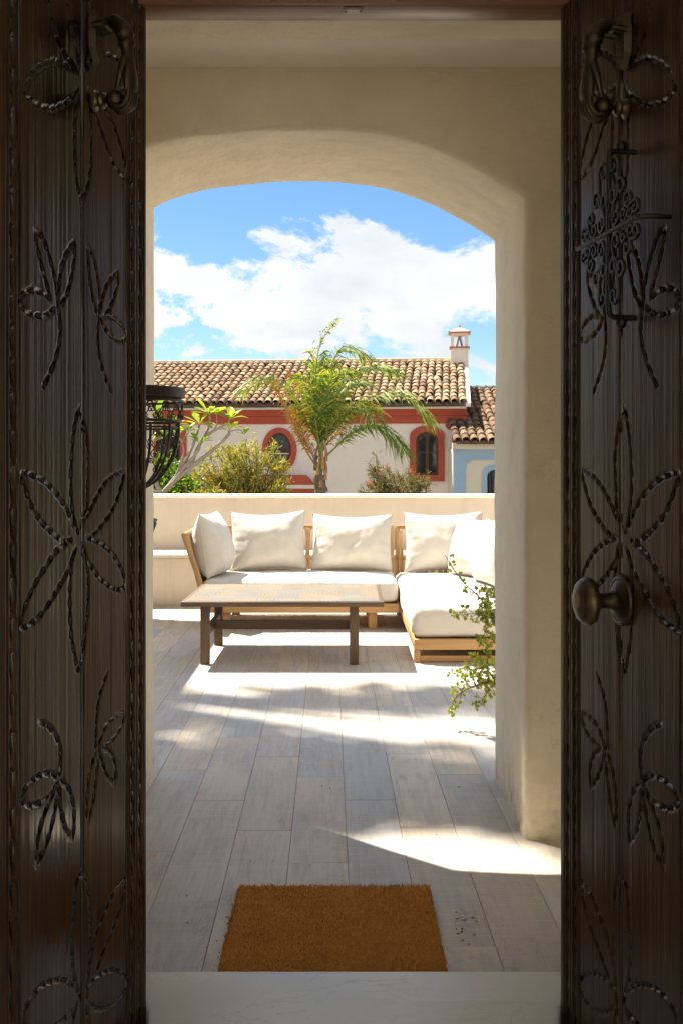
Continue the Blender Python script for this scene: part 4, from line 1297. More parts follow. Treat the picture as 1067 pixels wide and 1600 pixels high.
# ================================================================== PLANTS
def leaf_arrays(pos, dirs, length, width, rs, droop=0.0, fold=0.25, tris=False):
    """diamond leaves: base, two sides, tip; all as numpy"""
    n = len(pos)
    d = dirs / (np.linalg.norm(dirs, axis=1, keepdims=True) + 1e-9)
    up = rs.normal(0, 1, (n, 3)); up[:, 2] += 0.6
    side = np.cross(d, up); side /= (np.linalg.norm(side, axis=1, keepdims=True) + 1e-9)
    nr = np.cross(side, d)
    ln = (length * rs.uniform(0.7, 1.25, n))[:, None]; wd = (width * rs.uniform(0.75, 1.2, n))[:, None]
    tip = pos + d * ln; tip[:, 2] -= droop * ln[:, 0]
    mid = pos + d * ln * 0.5
    a = mid + side * wd * 0.5 + nr * wd * fold; b = mid - side * wd * 0.5 + nr * wd * fold
    V = np.stack([pos, a, tip, b], 1).reshape(-1, 3)
    I = np.arange(n)[:, None] * 4
    Fc = np.concatenate([I + np.array([[0, 1, 2]]), I + np.array([[0, 2, 3]])], 1).reshape(-1, 3)
    return V, Fc

def leaves_obj(name, pos, dirs, length, width, mat, parent, seed, droop=0.0):
    rs = np.random.RandomState(seed)
    V, Fc = leaf_arrays(np.asarray(pos, dtype=float), np.asarray(dirs, dtype=float), length, width, rs, droop)
    return inst(name, np_mesh(name, V, Fc, mat, False), parent)

# --- jade bush behind the right pier
jd = empty('jade_bush', (1.02, 5.02, 0))
base = jd.location
g = MB(); g.lathe([(0.12, 0.001), (0.125, 0.02), (0.165, 0.26), (0.18, 0.27), (0.18, 0.31), (0.160, 0.31), (0.150, 0.27), (0.001, 0.265)], 28); g.build('pot', M['terracotta_pot'], jd)
J = lambda pts, Y0=4.95: [W(690 + x / 6.154, 860 + y / 6.154, Y0 + 0.10 * math.sin(x * 0.013)) - Vector(base) for x, y in pts]
root_hi, root_lo = Vector((0.0, 0, 0.42)), Vector((-0.03, -0.02, 0.36))
stems = [[(560,720),(490,620),(440,560),(350,440),(240,340),(130,210),(28,45)], [(540,660),(490,640),(400,630),(310,610),(200,618),(85,632)], [(560,640),(500,690),(440,740),(400,820),(350,885)],
         [(560,800),(500,860),(450,910),(415,950)], [(570,1250),(500,1290),(430,1270),(300,1310),(200,1360),(110,1450),(95,1575)], [(570,1180),(500,1230),(420,1130),(350,1140),(250,1150),(90,1195)],
         [(560,1200),(490,1270),(450,1340),(400,1420),(345,1515)], [(570,1060),(500,1100),(430,1080),(370,1040),(285,1030)], [(270,1312),(220,1250),(180,1200)], [(200,1360),(160,1320),(100,1305)],
         [(560,560),(520,480),(490,400),(480,370)], [(390,690),(385,560),(380,530)], [(440,600),(420,640),(340,690)], [(430,1270),(390,1230),(300,1210),(200,1190)], [(470,600),(450,500),(430,400),(370,360)]]
lp, ldir = [], []
rj = random.Random(3)
for si, sp_ in enumerate(stems):
    pts = J(sp_, 4.93 + 0.04 * (si % 4))
    if si in (0, 1, 2, 3, 10): pts = [root_hi + Vector((0.02 * si, 0, 0.0)), root_hi.lerp(pts[0], 0.5) + Vector((0, 0, 0.05))] + pts
    if si in (4, 5, 6, 7): pts = [root_lo, root_lo.lerp(pts[0], 0.55) + Vector((0.0, 0, 0.09))] + pts
    sm = spline(pts, 6)
    n = len(sm)
    r0 = 0.0085 if si in (0, 4) else 0.0048
    g = MB(); g.tube(sm, [max(0.0013, r0 * (1 - 0.85 * i / n)) for i in range(n)], 6); g.build('stem', M['stem_purple'], jd, 60)
    st_len = sum((sm[i + 1] - sm[i]).length for i in range(n - 1))
    nt = int(st_len / 0.0105)
    tw = MB()
    for q in range(nt):
        f = rj.uniform(0.12, 1.0); i = min(n - 2, int(f * (n - 1)))
        p = sm[i].lerp(sm[i + 1], rj.random()); tdir = (sm[i + 1] - sm[i]).normalized()
        d = Vector((rj.gauss(0, 1), rj.gauss(0, 1), rj.gauss(0.35, 1))); d = (d - tdir * d.dot(tdir)).normalized()
        L2 = rj.uniform(0.004, 0.012) if rj.random() < 0.75 else rj.uniform(0.018, 0.04)
        if (si == 0 and f > 0.8 and rj.random() < 0.6): continue
        e_ = p + d * L2 + tdir * L2 * 0.4
        if L2 > 0.012: tw.tube([p, e_], [0.0013, 0.0010], 4)
        for m_ in range(2 if L2 < 0.014 else 5):
            lp.append(e_ + Vector((rj.gauss(0, .003), rj.gauss(0, .003), rj.gauss(0, .003)))); ldir.append(d + Vector((rj.gauss(0, .8), rj.gauss(0, .8), rj.gauss(0, .8))))
    if tw.v: tag(tw.build('twigs', M['stem_purple'], jd, 60), kind='stuff')
# small rounded leaves: hexagons
vs, fs = [], []
for p, d in zip(lp, ldir):
    d = d.normalized(); s_ = d.cross(Vector((rj.gauss(0, 1), rj.gauss(0, 1), rj.gauss(0, 1)))).normalized()
    L2 = rj.uniform(0.011, 0.021); o = len(vs)
    nn = d.cross(s_) * 0.18 * L2
    for (a, b, c2) in ((0, 0.12, 0), (0.3, 0.40, 1), (0.75, 0.44, 1), (1.0, 0.16, 0), (1.0, -0.16, 0), (0.75, -0.44, 1), (0.3, -0.40, 1), (0, -0.12, 0)):
        vs.append(p + d * L2 * a + s_ * L2 * b + nn * c2)
    fs.append(tuple(range(o, o + 8)))
g = MB(); g.add(vs, fs); o = g.build('foliage', M['leaf_jade'], jd, 0, recalc=False)
tag(o, kind='stuff')
tag(jd, 'small-leaved jade bush reaching out from behind the right arch pier', 'plant')

# --- frangipani beyond the parapet
fg = empty('frangipani_tree', (-2.05, 11.6, -3.2))
Z = lambda x, y, Y0=11.6: W(220 + x / 3.81, 480 + y / 3.81, Y0) - Vector((-2.05, 11.6, -3.2))
trunk_top = Z(125, 1130)
g = MB(); g.tube(spline([(0, 0, 0.0), (0.05, 0, 1.4), (0.0, 0, 2.6), trunk_top], 5), [0.11 - 0.0028 * i for i in range(16)], 10); g.build('trunk', M['bark_pale'], fg, 60)
limbs = [([(125,1130),(160,1075),(310,945),(420,860),(520,765),(528,735)], 0.030), ([(300,950),(335,850),(380,775),(410,700),(412,645)], 0.022), ([(385,770),(440,735),(505,700),(530,675)], 0.018),
         ([(125,1120),(200,1035),(280,930),(345,850),(350,810)], 0.026), ([(130,1110),(230,980),(300,850),(340,740),(352,700)], 0.024), ([(125,1130),(100,1060),(80,980),(60,880),(75,800)], 0.030),
         ([(125,1130),(60,1080),(0,1000),(-60,900)], 0.028), ([(200,1035),(255,880),(250,800),(285,745)], 0.015), ([(70,940),(30,860),(10,760),(20,690)], 0.02), ([(440,735),(455,690),(452,640)], 0.010),
         ([(528,740),(590,730),(620,760)], 0.008), ([(250,800),(190,740),(120,700)], 0.014)]
for k, (pp, r0) in enumerate(limbs):
    dy = 0.12 * math.sin(k * 2.1)
    pts = [Z(x, y, 11.6 + dy * i / len(pp)) for i, (x, y) in enumerate(pp)]
    sm = spline(pts, 5)
    g = MB(); g.tube(sm, [r0 * (1 - 0.5 * i / len(sm)) for i in range(len(sm))], 8); g.build('branch', M['bark_pale'], fg, 60)
rl = random.Random(8)
def big_leaf(mb, p, d, L2, wd, curl):
    d = d.normalized(); s_ = d.cross(Vector((0, 0, 1)));
    s_ = s_.normalized() if s_.length > 0.05 else Vector((1, 0, 0))
    nrm = s_.cross(d)
    vs, fs = [], []
    prof = [(0, 0.05), (0.15, 0.10), (0.4, 0.62), (0.65, 1.0), (0.85, 0.75), (1.0, 0.05)]
    for a, w in prof:
        c = p + d * L2 * a - Vector((0, 0, 1)) * curl * L2 * a * a
        vs += [c + s_ * wd * w * 0.5 + nrm * wd * 0.12 * w, c, c - s_ * wd * w * 0.5 + nrm * wd * 0.12 * w]
    for i in range(len(prof) - 1):
        a = i * 3; fs += [(a, a + 1, a + 4, a + 3), (a + 1, a + 2, a + 5, a + 4)]
    mb.add(vs, fs)
for (x, y, cnt, L2) in ((90,640,8,0.2), (40,590,7,0.2), (150,770,8,0.18), (60,740,7,0.18), (230,760,6,0.16), (412,640,9,0.22), (530,672,8,0.20), (528,735,8,0.19), (350,695,7,0.19), (350,808,8,0.20), (75,800,7,0.19), (285,745,5,0.15), (20,690,7,0.18), (120,700,6,0.17), (452,640,5,0.16), (-60,900,6,0.18), (180,860,5,0.14), (620,760,3,0.12), (215,700,5,0.14)):
    c = Z(x, y, 11.6)
    for k in range(cnt):
        a = 6.28 * k / cnt + rl.random()
        g = MB(); big_leaf(g, c, Vector((math.cos(a), math.sin(a) * 0.8, rl.uniform(0.15, 1.2))), L2 * rl.uniform(0.9, 1.4), 0.080 * rl.uniform(0.8, 1.2), rl.uniform(0.0, 0.5))
        g.build('leaf', M['leaf_plumeria'], fg, 180, recalc=False)
tag(fg, 'bare grey branched frangipani with bright leaf rosettes behind the parapet', 'tree')

# --- leafy shrubs
def shrub(name, label, base_xyz, blobs, nbranch, leaf_mat, length, width, nleaf, seed, tuft=0, flower=None, bark='bark', grp=None, flat=0.6, droop=0.1):
    """blobs: (px, py, Y, rx, rz) crown lobes; every twig grows from the trunk into a lobe"""
    e = empty(name, base_xyz)
    rr = random.Random(seed)
    b = Vector(base_xyz)
    lobes = [(W(x, y, Y) - b, rx, rz) for x, y, Y, rx, rz in blobs]
    cen = sum((l[0] for l in lobes), Vector()) / len(lobes)
    fork = Vector((cen.x * 0.6, cen.y * 0.6, min(l[0].z - l[2] for l in lobes) - 0.25))
    g = MB(); g.tube(spline([(0, 0, 0), fork * 0.5 + Vector((0.06, 0, 0)), fork], 5), [0.07 - 0.002 * i for i in range(11)], 8); g.build('trunk', M[bark], e, 60)
    pos, dr_ = [], []
    wsum = sum(l[1] * l[2] for l in lobes)
    tips = []
    for c, rx, rz in lobes:
        nb = max(2, int(nbranch * rx * rz / wsum))
        for k in range(nb):
            v = Vector((rr.gauss(0, 1), rr.gauss(0, 1) * flat, rr.gauss(0, 1))).normalized() * rr.uniform(0.45, 1.0) ** 0.6
            tip = c + Vector((v.x * rx, v.y * rx, v.z * rz))
            mid = fork.lerp(tip, 0.5) + Vector((rr.gauss(0, 0.06), rr.gauss(0, 0.06), rr.uniform(0, 0.08)))
            q = spline([fork, mid, tip], 4)
            g = MB(); g.tube(q, [0.014 * (1 - 0.8 * i / len(q)) for i in range(len(q))], 5); tips.append((q, rx))
            g.build('branch', M[bark], e, 60)
    for k in range(nleaf):
        q, rx = rr.choice(tips)
        f = 1 - rr.random() ** 1.5 * 0.55
        i = min(len(q) - 2, int(f * (len(q) - 1)))
        p = q[i].lerp(q[i + 1], rr.random()); td = (q[i + 1] - q[i]).normalized()
        sp_ = 0.055 if tuft == 0 else tuft
        p = p + Vector((rr.gauss(0, sp_), rr.gauss(0, sp_), rr.gauss(0, sp_)))
        d = td * 0.7 + Vector((rr.gauss(0, 0.7), rr.gauss(0, 0.7), rr.gauss(0.1, 0.7)))
        pos.append(p); dr_.append(d)
    fo = leaves_obj('foliage', [tuple(p) for p in pos], [tuple(d) for d in dr_], length, width, M[leaf_mat], e, seed, droop); tag(fo, kind='stuff')
    if flower:
        for k in range(flower):
            q, rx = rr.choice(tips)
            g = MB(); c = q[-1]
            d = (q[-1] - q[-2]).normalized()
            for m_ in range(46):
                p = c + d * rr.uniform(-0.01, 0.065); v = Vector((rr.gauss(0, 1), rr.gauss(0, 1), rr.gauss(0, 1))); v = (v - d * v.dot(d)).normalized() * 0.022
                s_ = d * 0.0035
                g.add([p - s_, p + s_, p + v], [(0, 1, 2)])
            g.build('flower', M['flower_red'], e, 0, recalc=False)
    tag(e, label, 'shrub', grp)
    return e
shrub('flowering_shrub', 'airy yellow-green shrub between the frangipani and the palm', (-1.2, 12.6, -3.2),
      [(350,725,12.6,.32,.30), (385,712,12.7,.33,.24), (420,735,12.6,.30,.22), (330,755,12.5,.35,.25), (400,760,12.5,.4,.2), (445,765,12.4,.18,.12), (372,692,12.6,.13,.10), (434,718,12.5,.12,.10), (425,700,12.6,.08,.07)],
      78, 'leaf_brush', 0.070, 0.013, 9500, 31, 0.03, None, grp='shrubs beyond the parapet')
shrub('leafy_bush', 'lush bright green bush low behind the parapet under the iron basket', (-2.5, 13.3, -3.2),
      [(250,745,13.3,.3,.26), (285,752,13.2,.28,.22), (225,735,13.4,.4,.3), (305,765,13.2,.2,.15), (262,725,13.3,.14,.12)], 40, 'leaf_bright', 0.075, 0.045, 5200, 17, 0.07, None, grp='shrubs beyond the parapet')
shrub('bottlebrush_shrub', 'olive and russet bottlebrush shrub below the arched window', (0.85, 12.8, -3.2),
      [(590,745,12.8,.20,.16), (615,755,12.7,.26,.16), (585,722,12.8,.08,.10), (645,760,12.6,.22,.12), (660,750,12.6,.12,.10), (575,765,12.7,.18,.08), (630,735,12.8,.10,.07)],
      60, 'leaf_olive', 0.075, 0.011, 3600, 41, 0.022, 7, grp='shrubs beyond the parapet')

# --- palm
PY = 15.0
pb = W(499, 772, PY)
pal = empty('palm_tree', (pb.x, PY, -3.2))
PB = Vector((pb.x, PY, -3.2))
Zp = lambda x, y, dy=0.0: W(400 + x / 3.81, 490 + y / 3.81, PY + dy) - PB
crown = Zp(385, 905)
g = MB(); tp_ = Zp(383, 960)
n = 26; ptsT = [Vector((0, 0, 0)).lerp(tp_, i / n) for i in range(n + 1)]
g.tube(ptsT, [(0.105 if i < n - 4 else 0.10 - 0.006 * (i - n + 4)) + (0.008 if i % 2 else -0.004) for i in range(n + 1)], 14); g.build('trunk', M['bark'], pal, 60)
rp2 = random.Random(12)
for k in range(14):        # old leaf bases wrapped round the top of the trunk
    a = k * 2.4; h0 = 0.30 + 0.035 * k
    c0 = tp_ + Vector((0.085 * math.cos(a), 0.085 * math.sin(a), -0.55 + h0)); c1 = crown + Vector((0.05 * math.cos(a), 0.05 * math.sin(a), -0.30 + 0.05 * k))
    g = MB(); g.tube(spline([c0, c0.lerp(c1, 0.5) + Vector((0.02 * math.cos(a), 0.02 * math.sin(a), 0)), c1], 4), [0.030 - 0.0018 * i for i in range(9)], 7)
    g.build('leaf_base', M['rachis_dead' if k % 3 else 'bark'], pal, 60)
def frond(pts, seed, dead=0.0, ll=0.36, n=64, hang=0.35, lift=0.0):
    rr = np.random.RandomState(seed)
    sm = spline(pts, 10); m_ = len(sm)
    g = MB(); g.tube(sm, [0.020 * (1 - 0.88 * i / m_) for i in range(m_)], 6)
    me_r = g
    V, Fc = [], []
    cum = [0]
    for i in range(m_ - 1): cum.append(cum[-1] + (sm[i + 1] - sm[i]).length)
    L2 = cum[-1]
    for side in (-1, 1):
        for q in range(n):
            f = 0.33 + 0.67 * (q + rr.uniform(0, 1)) / n
            s_ = f * L2
            i = min(m_ - 2, int(np.searchsorted(cum, s_) - 1)); i = max(i, 0)
            p = sm[i].lerp(sm[i + 1], (s_ - cum[i]) / max(1e-6, cum[i + 1] - cum[i]))
            t_ = (sm[i + 1] - sm[i]).normalized()
            hz = t_.cross(Vector((0, 0, 1)))
            hz = hz.normalized() if hz.length > 0.15 else Vector((0.75, 0.66, 0))
            vz = hz.cross(t_).normalized()
            lw = 1.15 * ll * (0.30 + 0.85 * math.sin(math.pi * min(1, max(0, (f - 0.25) * 1.18))) ** 0.7) * rr.uniform(0.8, 1.15)
            d = (hz * side * rr.uniform(0.6, 0.95) + t_ * rr.uniform(0.55, 0.95) + vz * rr.uniform(-0.15, 0.5 + lift)).normalized()
            mid = p + d * lw * 0.5; tip = p + d * lw + Vector((rr.normal(0, .015), rr.normal(0, .015), -hang * lw * rr.uniform(0.6, 1.4)))
            wv = t_ * 0.0105 + vz * 0.004
            o = len(V)
            V += [p - wv * 0.5, p + wv * 0.5, mid + wv, tip, mid - wv]
            Fc += [(o, o + 1, o + 2, o + 4), (o + 4, o + 2, o + 3)]
    fr_ = me_r.build('frond', M['rachis_dead' if dead > 0.5 else 'rachis'], pal, 60)
    g2 = MB(); g2.add(V, Fc); g2.build('leaflets', M['leaf_palm_dead' if dead > 0.5 else 'leaf_palm'], fr_, 0, recalc=False)['kind'] = 'stuff'
FR = [  # pixel control points (palm crop), depth swing, dead, leaflet length
 ([(378,760),(362,520),(358,330),(385,180),(468,52)], 0.0, 0, 0.30), ([(392,760),(415,520),(440,330),(490,235),(560,222),(652,262)], 0.4, 0, 0.34),
 ([(395,740),(455,560),(530,420),(630,350),(740,330),(828,352)], 0.3, 0, 0.36), ([(400,790),(480,680),(600,560),(760,490),(900,510),(1020,620)], -0.2, 0, 0.36),
 ([(400,880),(470,800),(570,710),(680,680),(790,730),(875,815)], -0.5, 0, 0.34), ([(375,800),(300,620),(220,480),(130,415),(40,405),(-70,460)], 0.5, 0, 0.34),
 ([(370,930),(290,800),(215,640),(160,520),(112,415)], -0.2, 1, 0.24), ([(375,820),(330,620),(280,460),(240,400),(225,370)], 0.3, 1, 0.24),
 ([(390,780),(460,650),(560,570),(650,570),(710,640)], -0.7, 0, 0.32), ([(388,760),(440,600),(500,480),(560,430),(640,420)], 0.8, 0, 0.34),
 ([(392,830),(470,720),(540,620),(600,560),(690,560)], 0.5, 1, 0.28), ([(365,900),(310,790),(270,690),(250,600),(245,560)], 0.4, 1, 0.22),
 ([(380,800),(350,600),(345,480),(310,400),(260,390)], -0.5, 0, 0.28), ([(385,760),(400,560),(430,430),(470,370),(540,350)], -0.6, 0, 0.32)]
for k, (pp, dy, dead, ll) in enumerate(FR):
    pts = [crown + Vector((0, 0, -0.25))] + [Zp(x, y, dy * i / (len(pp) - 1)) for i, (x, y) in enumerate(pp)]
    frond(pts, 100 + k, dead, ll, 86 if not dead else 70, 0.42)
tag(pal, 'young feathery palm with one orange dying frond in front of the white house', 'palm')

# --- tree overhanging the terrace from the left: throws the dappled shade by the door
tr = empty('shade_tree', (-9.6, 11.9, -3.2))
TB = Vector((-9.6, 11.9, -3.2))
rs_ = random.Random(77)
k3 = -Vector((SUN_TO.x, SUN_TO.y, 0)) / SUN_TO.z          # floor shift per metre of height
def lit(x, y):
    """floor spots the sun reaches through the gaps in the crown"""
    def seg(ax, ay, bx, by, w):
        dx, dy = bx - ax, by - ay
        q = max(0, min(1, ((x - ax) * dx + (y - ay) * dy) / (dx * dx + dy * dy)))
        return math.hypot(x - ax - q * dx, y - ay - q * dy) < w
    return (seg(-0.62, 5.50, 0.75, 4.86, 0.29) or seg(-0.74, 5.25, -0.72, 4.72, 0.18) or seg(0.05, 4.12, 0.02, 3.9, 0.10) or seg(0.60, 5.4, 0.95, 5.1, 0.12)
            or (y < (3.80 - 0.25 * max(0, 0.2 - x) if x < 0.62 else 3.62 - 0.8 * (x - 0.7))) or y > 5.86 + 0.10 * noise.noise((x * 3, 0, 0)) - 0.08 * max(0, x))
def seg_d(x, y, ax, ay, bx, by):
    dx, dy = bx - ax, by - ay
    q = max(0, min(1, ((x - ax) * dx + (y - ay) * dy) / (dx * dx + dy * dy)))
    return math.hypot(x - ax - q * dx, y - ay - q * dy)
pos, dirs = [], []
tips = []
while len(pos) < 8000:
    x, y = rs_.uniform(-3.4, 2.2), rs_.uniform(3.2, 6.0)
    if lit(x, y): continue
    if seg_d(x, y, -0.7, 5.6, 0.85, 4.9) < 0.60 and rs_.random() < 0.72: continue      # thin foliage round the gaps
    hgt = rs_.uniform(16.5, 19.5)
    p = Vector((x, y, 0)) - k3 * hgt; p.z = hgt
    pos.append(tuple(p - TB)); dirs.append((rs_.gauss(0, 1), rs_.gauss(0, 1), rs_.gauss(-0.2, 0.5)))
    if len(pos) % 210 == 0: tips.append(p - TB)
g = MB(); g.tube(spline([(0, 0, 0), (0.1, 0.1, 7.8), (0.2, 0.1, 13.4), (0.6, 0.0, 18.6)], 5), [0.32 - 0.011 * i for i in range(16)], 10); g.build('trunk', M['bark'], tr, 60)
top = Vector((0.6, 0.0, 18.5))
for q in tips:
    g = MB(); g.tube(spline([top, top.lerp(q, 0.5) + Vector((0, 0, 0.25)), q], 4), [0.06, 0.05, 0.045, 0.04, 0.032, 0.026, 0.02, 0.012, 0.006], 5); g.build('branch', M['bark'], tr, 60)
o = leaves_obj('crown', pos, dirs, 0.30, 0.18, M['leaf_shade'], tr, 5, 0.1); tag(o, kind='stuff')
tag(tr, 'leafy tree overhanging the terrace from the left, out of view above the arch', 'tree')

# ================================================================== HOUSES ACROSS THE STREET
HB = R(6.1); HYB = 25.0
hs = empty('white_house', (0, HYB, 0), -HB)
fx_, fy_ = Vector((math.cos(HB), -math.sin(HB), 0)), Vector((math.sin(HB), math.cos(HB), 0))
def Fp(px, py, off=0.0):
    """photo pixel -> (x, z) on the facade plane (off = metres behind it)"""
    d = Vector(((px - CX) / F, 1.0, (HY - py) / F))
    t_ = (HYB * math.cos(HB) + off) / (d.x * fy_.x + d.y * fy_.y)
    p = d * t_
    rel = p - Vector((0, HYB, 0))
    return (rel.dot(fx_), p.z + H)
xr = Fp(728, 640)[0]; xl = -14.0
z_eave = Fp(680, 633)[1]
def slab(mb, x0, x1, y0, y1, z0, z1): mb.box(x0, x1, y0, y1, z0, z1)
g = MB(); slab(g, xl, xr - 0.012, 0.0, 8.0, -3.19, z_eave - 0.02); g.build('wall', M['facade_white'], hs, 0)
zf1 = Fp(600, 662)[1]; zf2 = Fp(600, 650)[1]; zf3 = Fp(600, 640)[1]
g = MB(); slab(g, xl, xr, -0.03, -0.001, zf1, zf2); g.build('frieze', M['facade_red'], hs, 0)
g = MB(); pr = [(-0.001, zf2), (-0.06, zf2 + 0.003), (-0.10, zf2 + 0.06), (-0.16, zf3 - 0.02), (-0.16, zf3), (-0.001, zf3)]
vs = [(xl, y, z) for y, z in pr] + [(xr, y, z) for y, z in pr]; n = len(pr)
g.add(vs, [tuple(range(n)), tuple(range(2 * n - 1, n - 1, -1))] + [(k, (k + 1) % n, n + (k + 1) % n, n + k) for k in range(n)])
g.build('cornice', M['facade_red'], hs, 0)
g = MB(); slab(g, xl, xr, -0.26, -0.001, zf3 + 0.002, zf3 + 0.055); g.build('eave_band', M['facade_cream'], hs, 0)
# frieze stepping down at the right-hand corner
xs0 = Fp(695, 660)[0]; zc = Fp(700, 680)[1]
poly = [(xs0, zf1 - 0.001)] + [(xs0 + 0.16 * (1 - math.cos(a)) + 0.0, zf1 - 0.16 * math.sin(a) - 0.02) for a in np.linspace(0.1, math.pi / 2, 7)] + [(xs0 + 0.18, zc - 0.35), (xr, zc - 0.35), (xr, zf1 - 0.001)]
g = MB(); g.prism(poly, -0.028, -0.001); g.build('corner_band', M['facade_red'], hs, 0)

# windows
def arch_outline(x0, x1, z0, z1, rise, n=14, inset=0.0):
    x0 += inset; x1 -= inset; z0 += inset; z1 -= inset
    c = (x0 + x1) / 2; hw = (x1 - x0) / 2
    pts = [(x0, z0), (x1, z0), (x1, z1 - rise)]
    for k in range(1, n):
        a = math.pi * k / n
        pts.append((c + hw * math.cos(a), z1 - rise + rise * math.sin(a)))
    pts.append((x0, z1 - rise))
    return pts
def arched_window(px0, px1, py0, py1, trim_mat='facade_red', grille=False):
    (x0, z1), (x1, z0) = Fp(px0, py0), Fp(px1, py1)
    tw = 0.155
    rise = (x1 - x0) * 0.30
    out = arch_outline(x0, x1, z0, z1, rise); inn = arch_outline(x0, x1, z0, z1, rise * 0.85, inset=tw)
    g = MB(); g.ring(out, inn, -0.055, -0.001); w = g.build('window', M[trim_mat], hs, 0)
    f_out = arch_outline(x0, x1, z0, z1, rise * 0.85, inset=tw - 0.004); f_in = arch_outline(x0, x1, z0, z1, rise * 0.7, inset=tw + 0.055)
    g = MB(); g.ring(f_out, f_in, -0.028, -0.0015); g.build('frame', M['window_wood'], w, 0)
    xm = (x0 + x1) / 2
    g = MB(); g.box(xm - 0.045, xm + 0.045, -0.034, -0.0015, z0 + tw + 0.05, z1 - tw - 0.04, 0.004); g.build('mullion', M['window_wood'], w, 0)
    zm = z0 + (z1 - z0) * 0.52
    for a, b in ((x0 + tw + 0.05, xm - 0.046), (xm + 0.046, x1 - tw - 0.05)):
        g = MB(); g.box(a, b, -0.026, -0.0015, zm - 0.014, zm + 0.014); g.build('glazing_bar', M['window_wood'], w, 0)
        for c0, c1 in ((z0 + tw + 0.05, zm - 0.015), (zm + 0.015, z1 - tw - 0.06)):
            g = MB(); g.box(a - 0.002, b + 0.002, -0.010, -0.002, c0, c1); g.build('pane', M['glass'], w, 0)
    return w
arched_window(640, 694, 665, 752)
arched_window(236, 292, 660, 745)
# oval window
def oval_window(pcx, pcy, prx, pry):
    cx, cz = Fp(pcx, pcy); rx = Fp(pcx + prx, pcy)[0] - cx; rz = Fp(pcx, pcy - pry)[1] - cz
    ov = lambda f, g_=None: [(cx + (rx - f) * math.cos(a), cz + (rz - f) * math.sin(a)) for a in np.linspace(0, 2 * math.pi, 33)[:-1]]
    g = MB(); g.ring(ov(0), ov(0.135), -0.055, -0.001); w = g.build('window', M['facade_red'], hs, 30)
    g = MB(); g.ring(ov(0.131), ov(0.19), -0.026, -0.0015); g.build('frame', M['window_wood'], w, 30)
    zb = cz - 0.02; hwb = rx - 0.19
    g = MB(); g.box(cx - hwb, cx + hwb, -0.024, -0.0015, zb - 0.055, zb + 0.055); g.build('transom', M['window_wood'], w, 0)
    for s_, z_lim in ((1, zb + 0.056), (-1, zb - 0.056)):
        pts = [(cx + (rx - 0.185) * math.cos(a), cz + (rz - 0.185) * math.sin(a)) for a in np.linspace(0, 2 * math.pi, 65)[:-1]]
        pts = [p for p in pts if (p[1] - z_lim) * s_ > 0]
        pts.sort(key=lambda p: p[0])
        g = MB(); g.prism(pts, -0.010, -0.002); g.build('pane', M['glass'], w, 0)
oval_window(437, 703, 27, 35)
# stepped red band low on the wall
(x0, z1), (x1, z0) = Fp(380, 742), Fp(479, 757)
xe = Fp(493, 757)[0]
g = MB(); g.prism([(x0 - 3, z0), (xe, z0), (x1, z1), (x0 - 3, z1)], -0.34, -0.001); g.build('low_cornice', M['facade_red'], hs, 0)
zl = Fp(479, 763)[1]
g = MB(); slab(g, x0 - 3, xe + 0.03, -0.36, -0.001, zl, z0 - 0.002); g.build('low_band', M['facade_cream'], hs, 0)
g = MB(); slab(g, x0 - 3, xe - 0.02, -0.30, -0.001, -3.19, zl - 0.002); g.build('lower_wing', M['facade_red'], hs, 0)

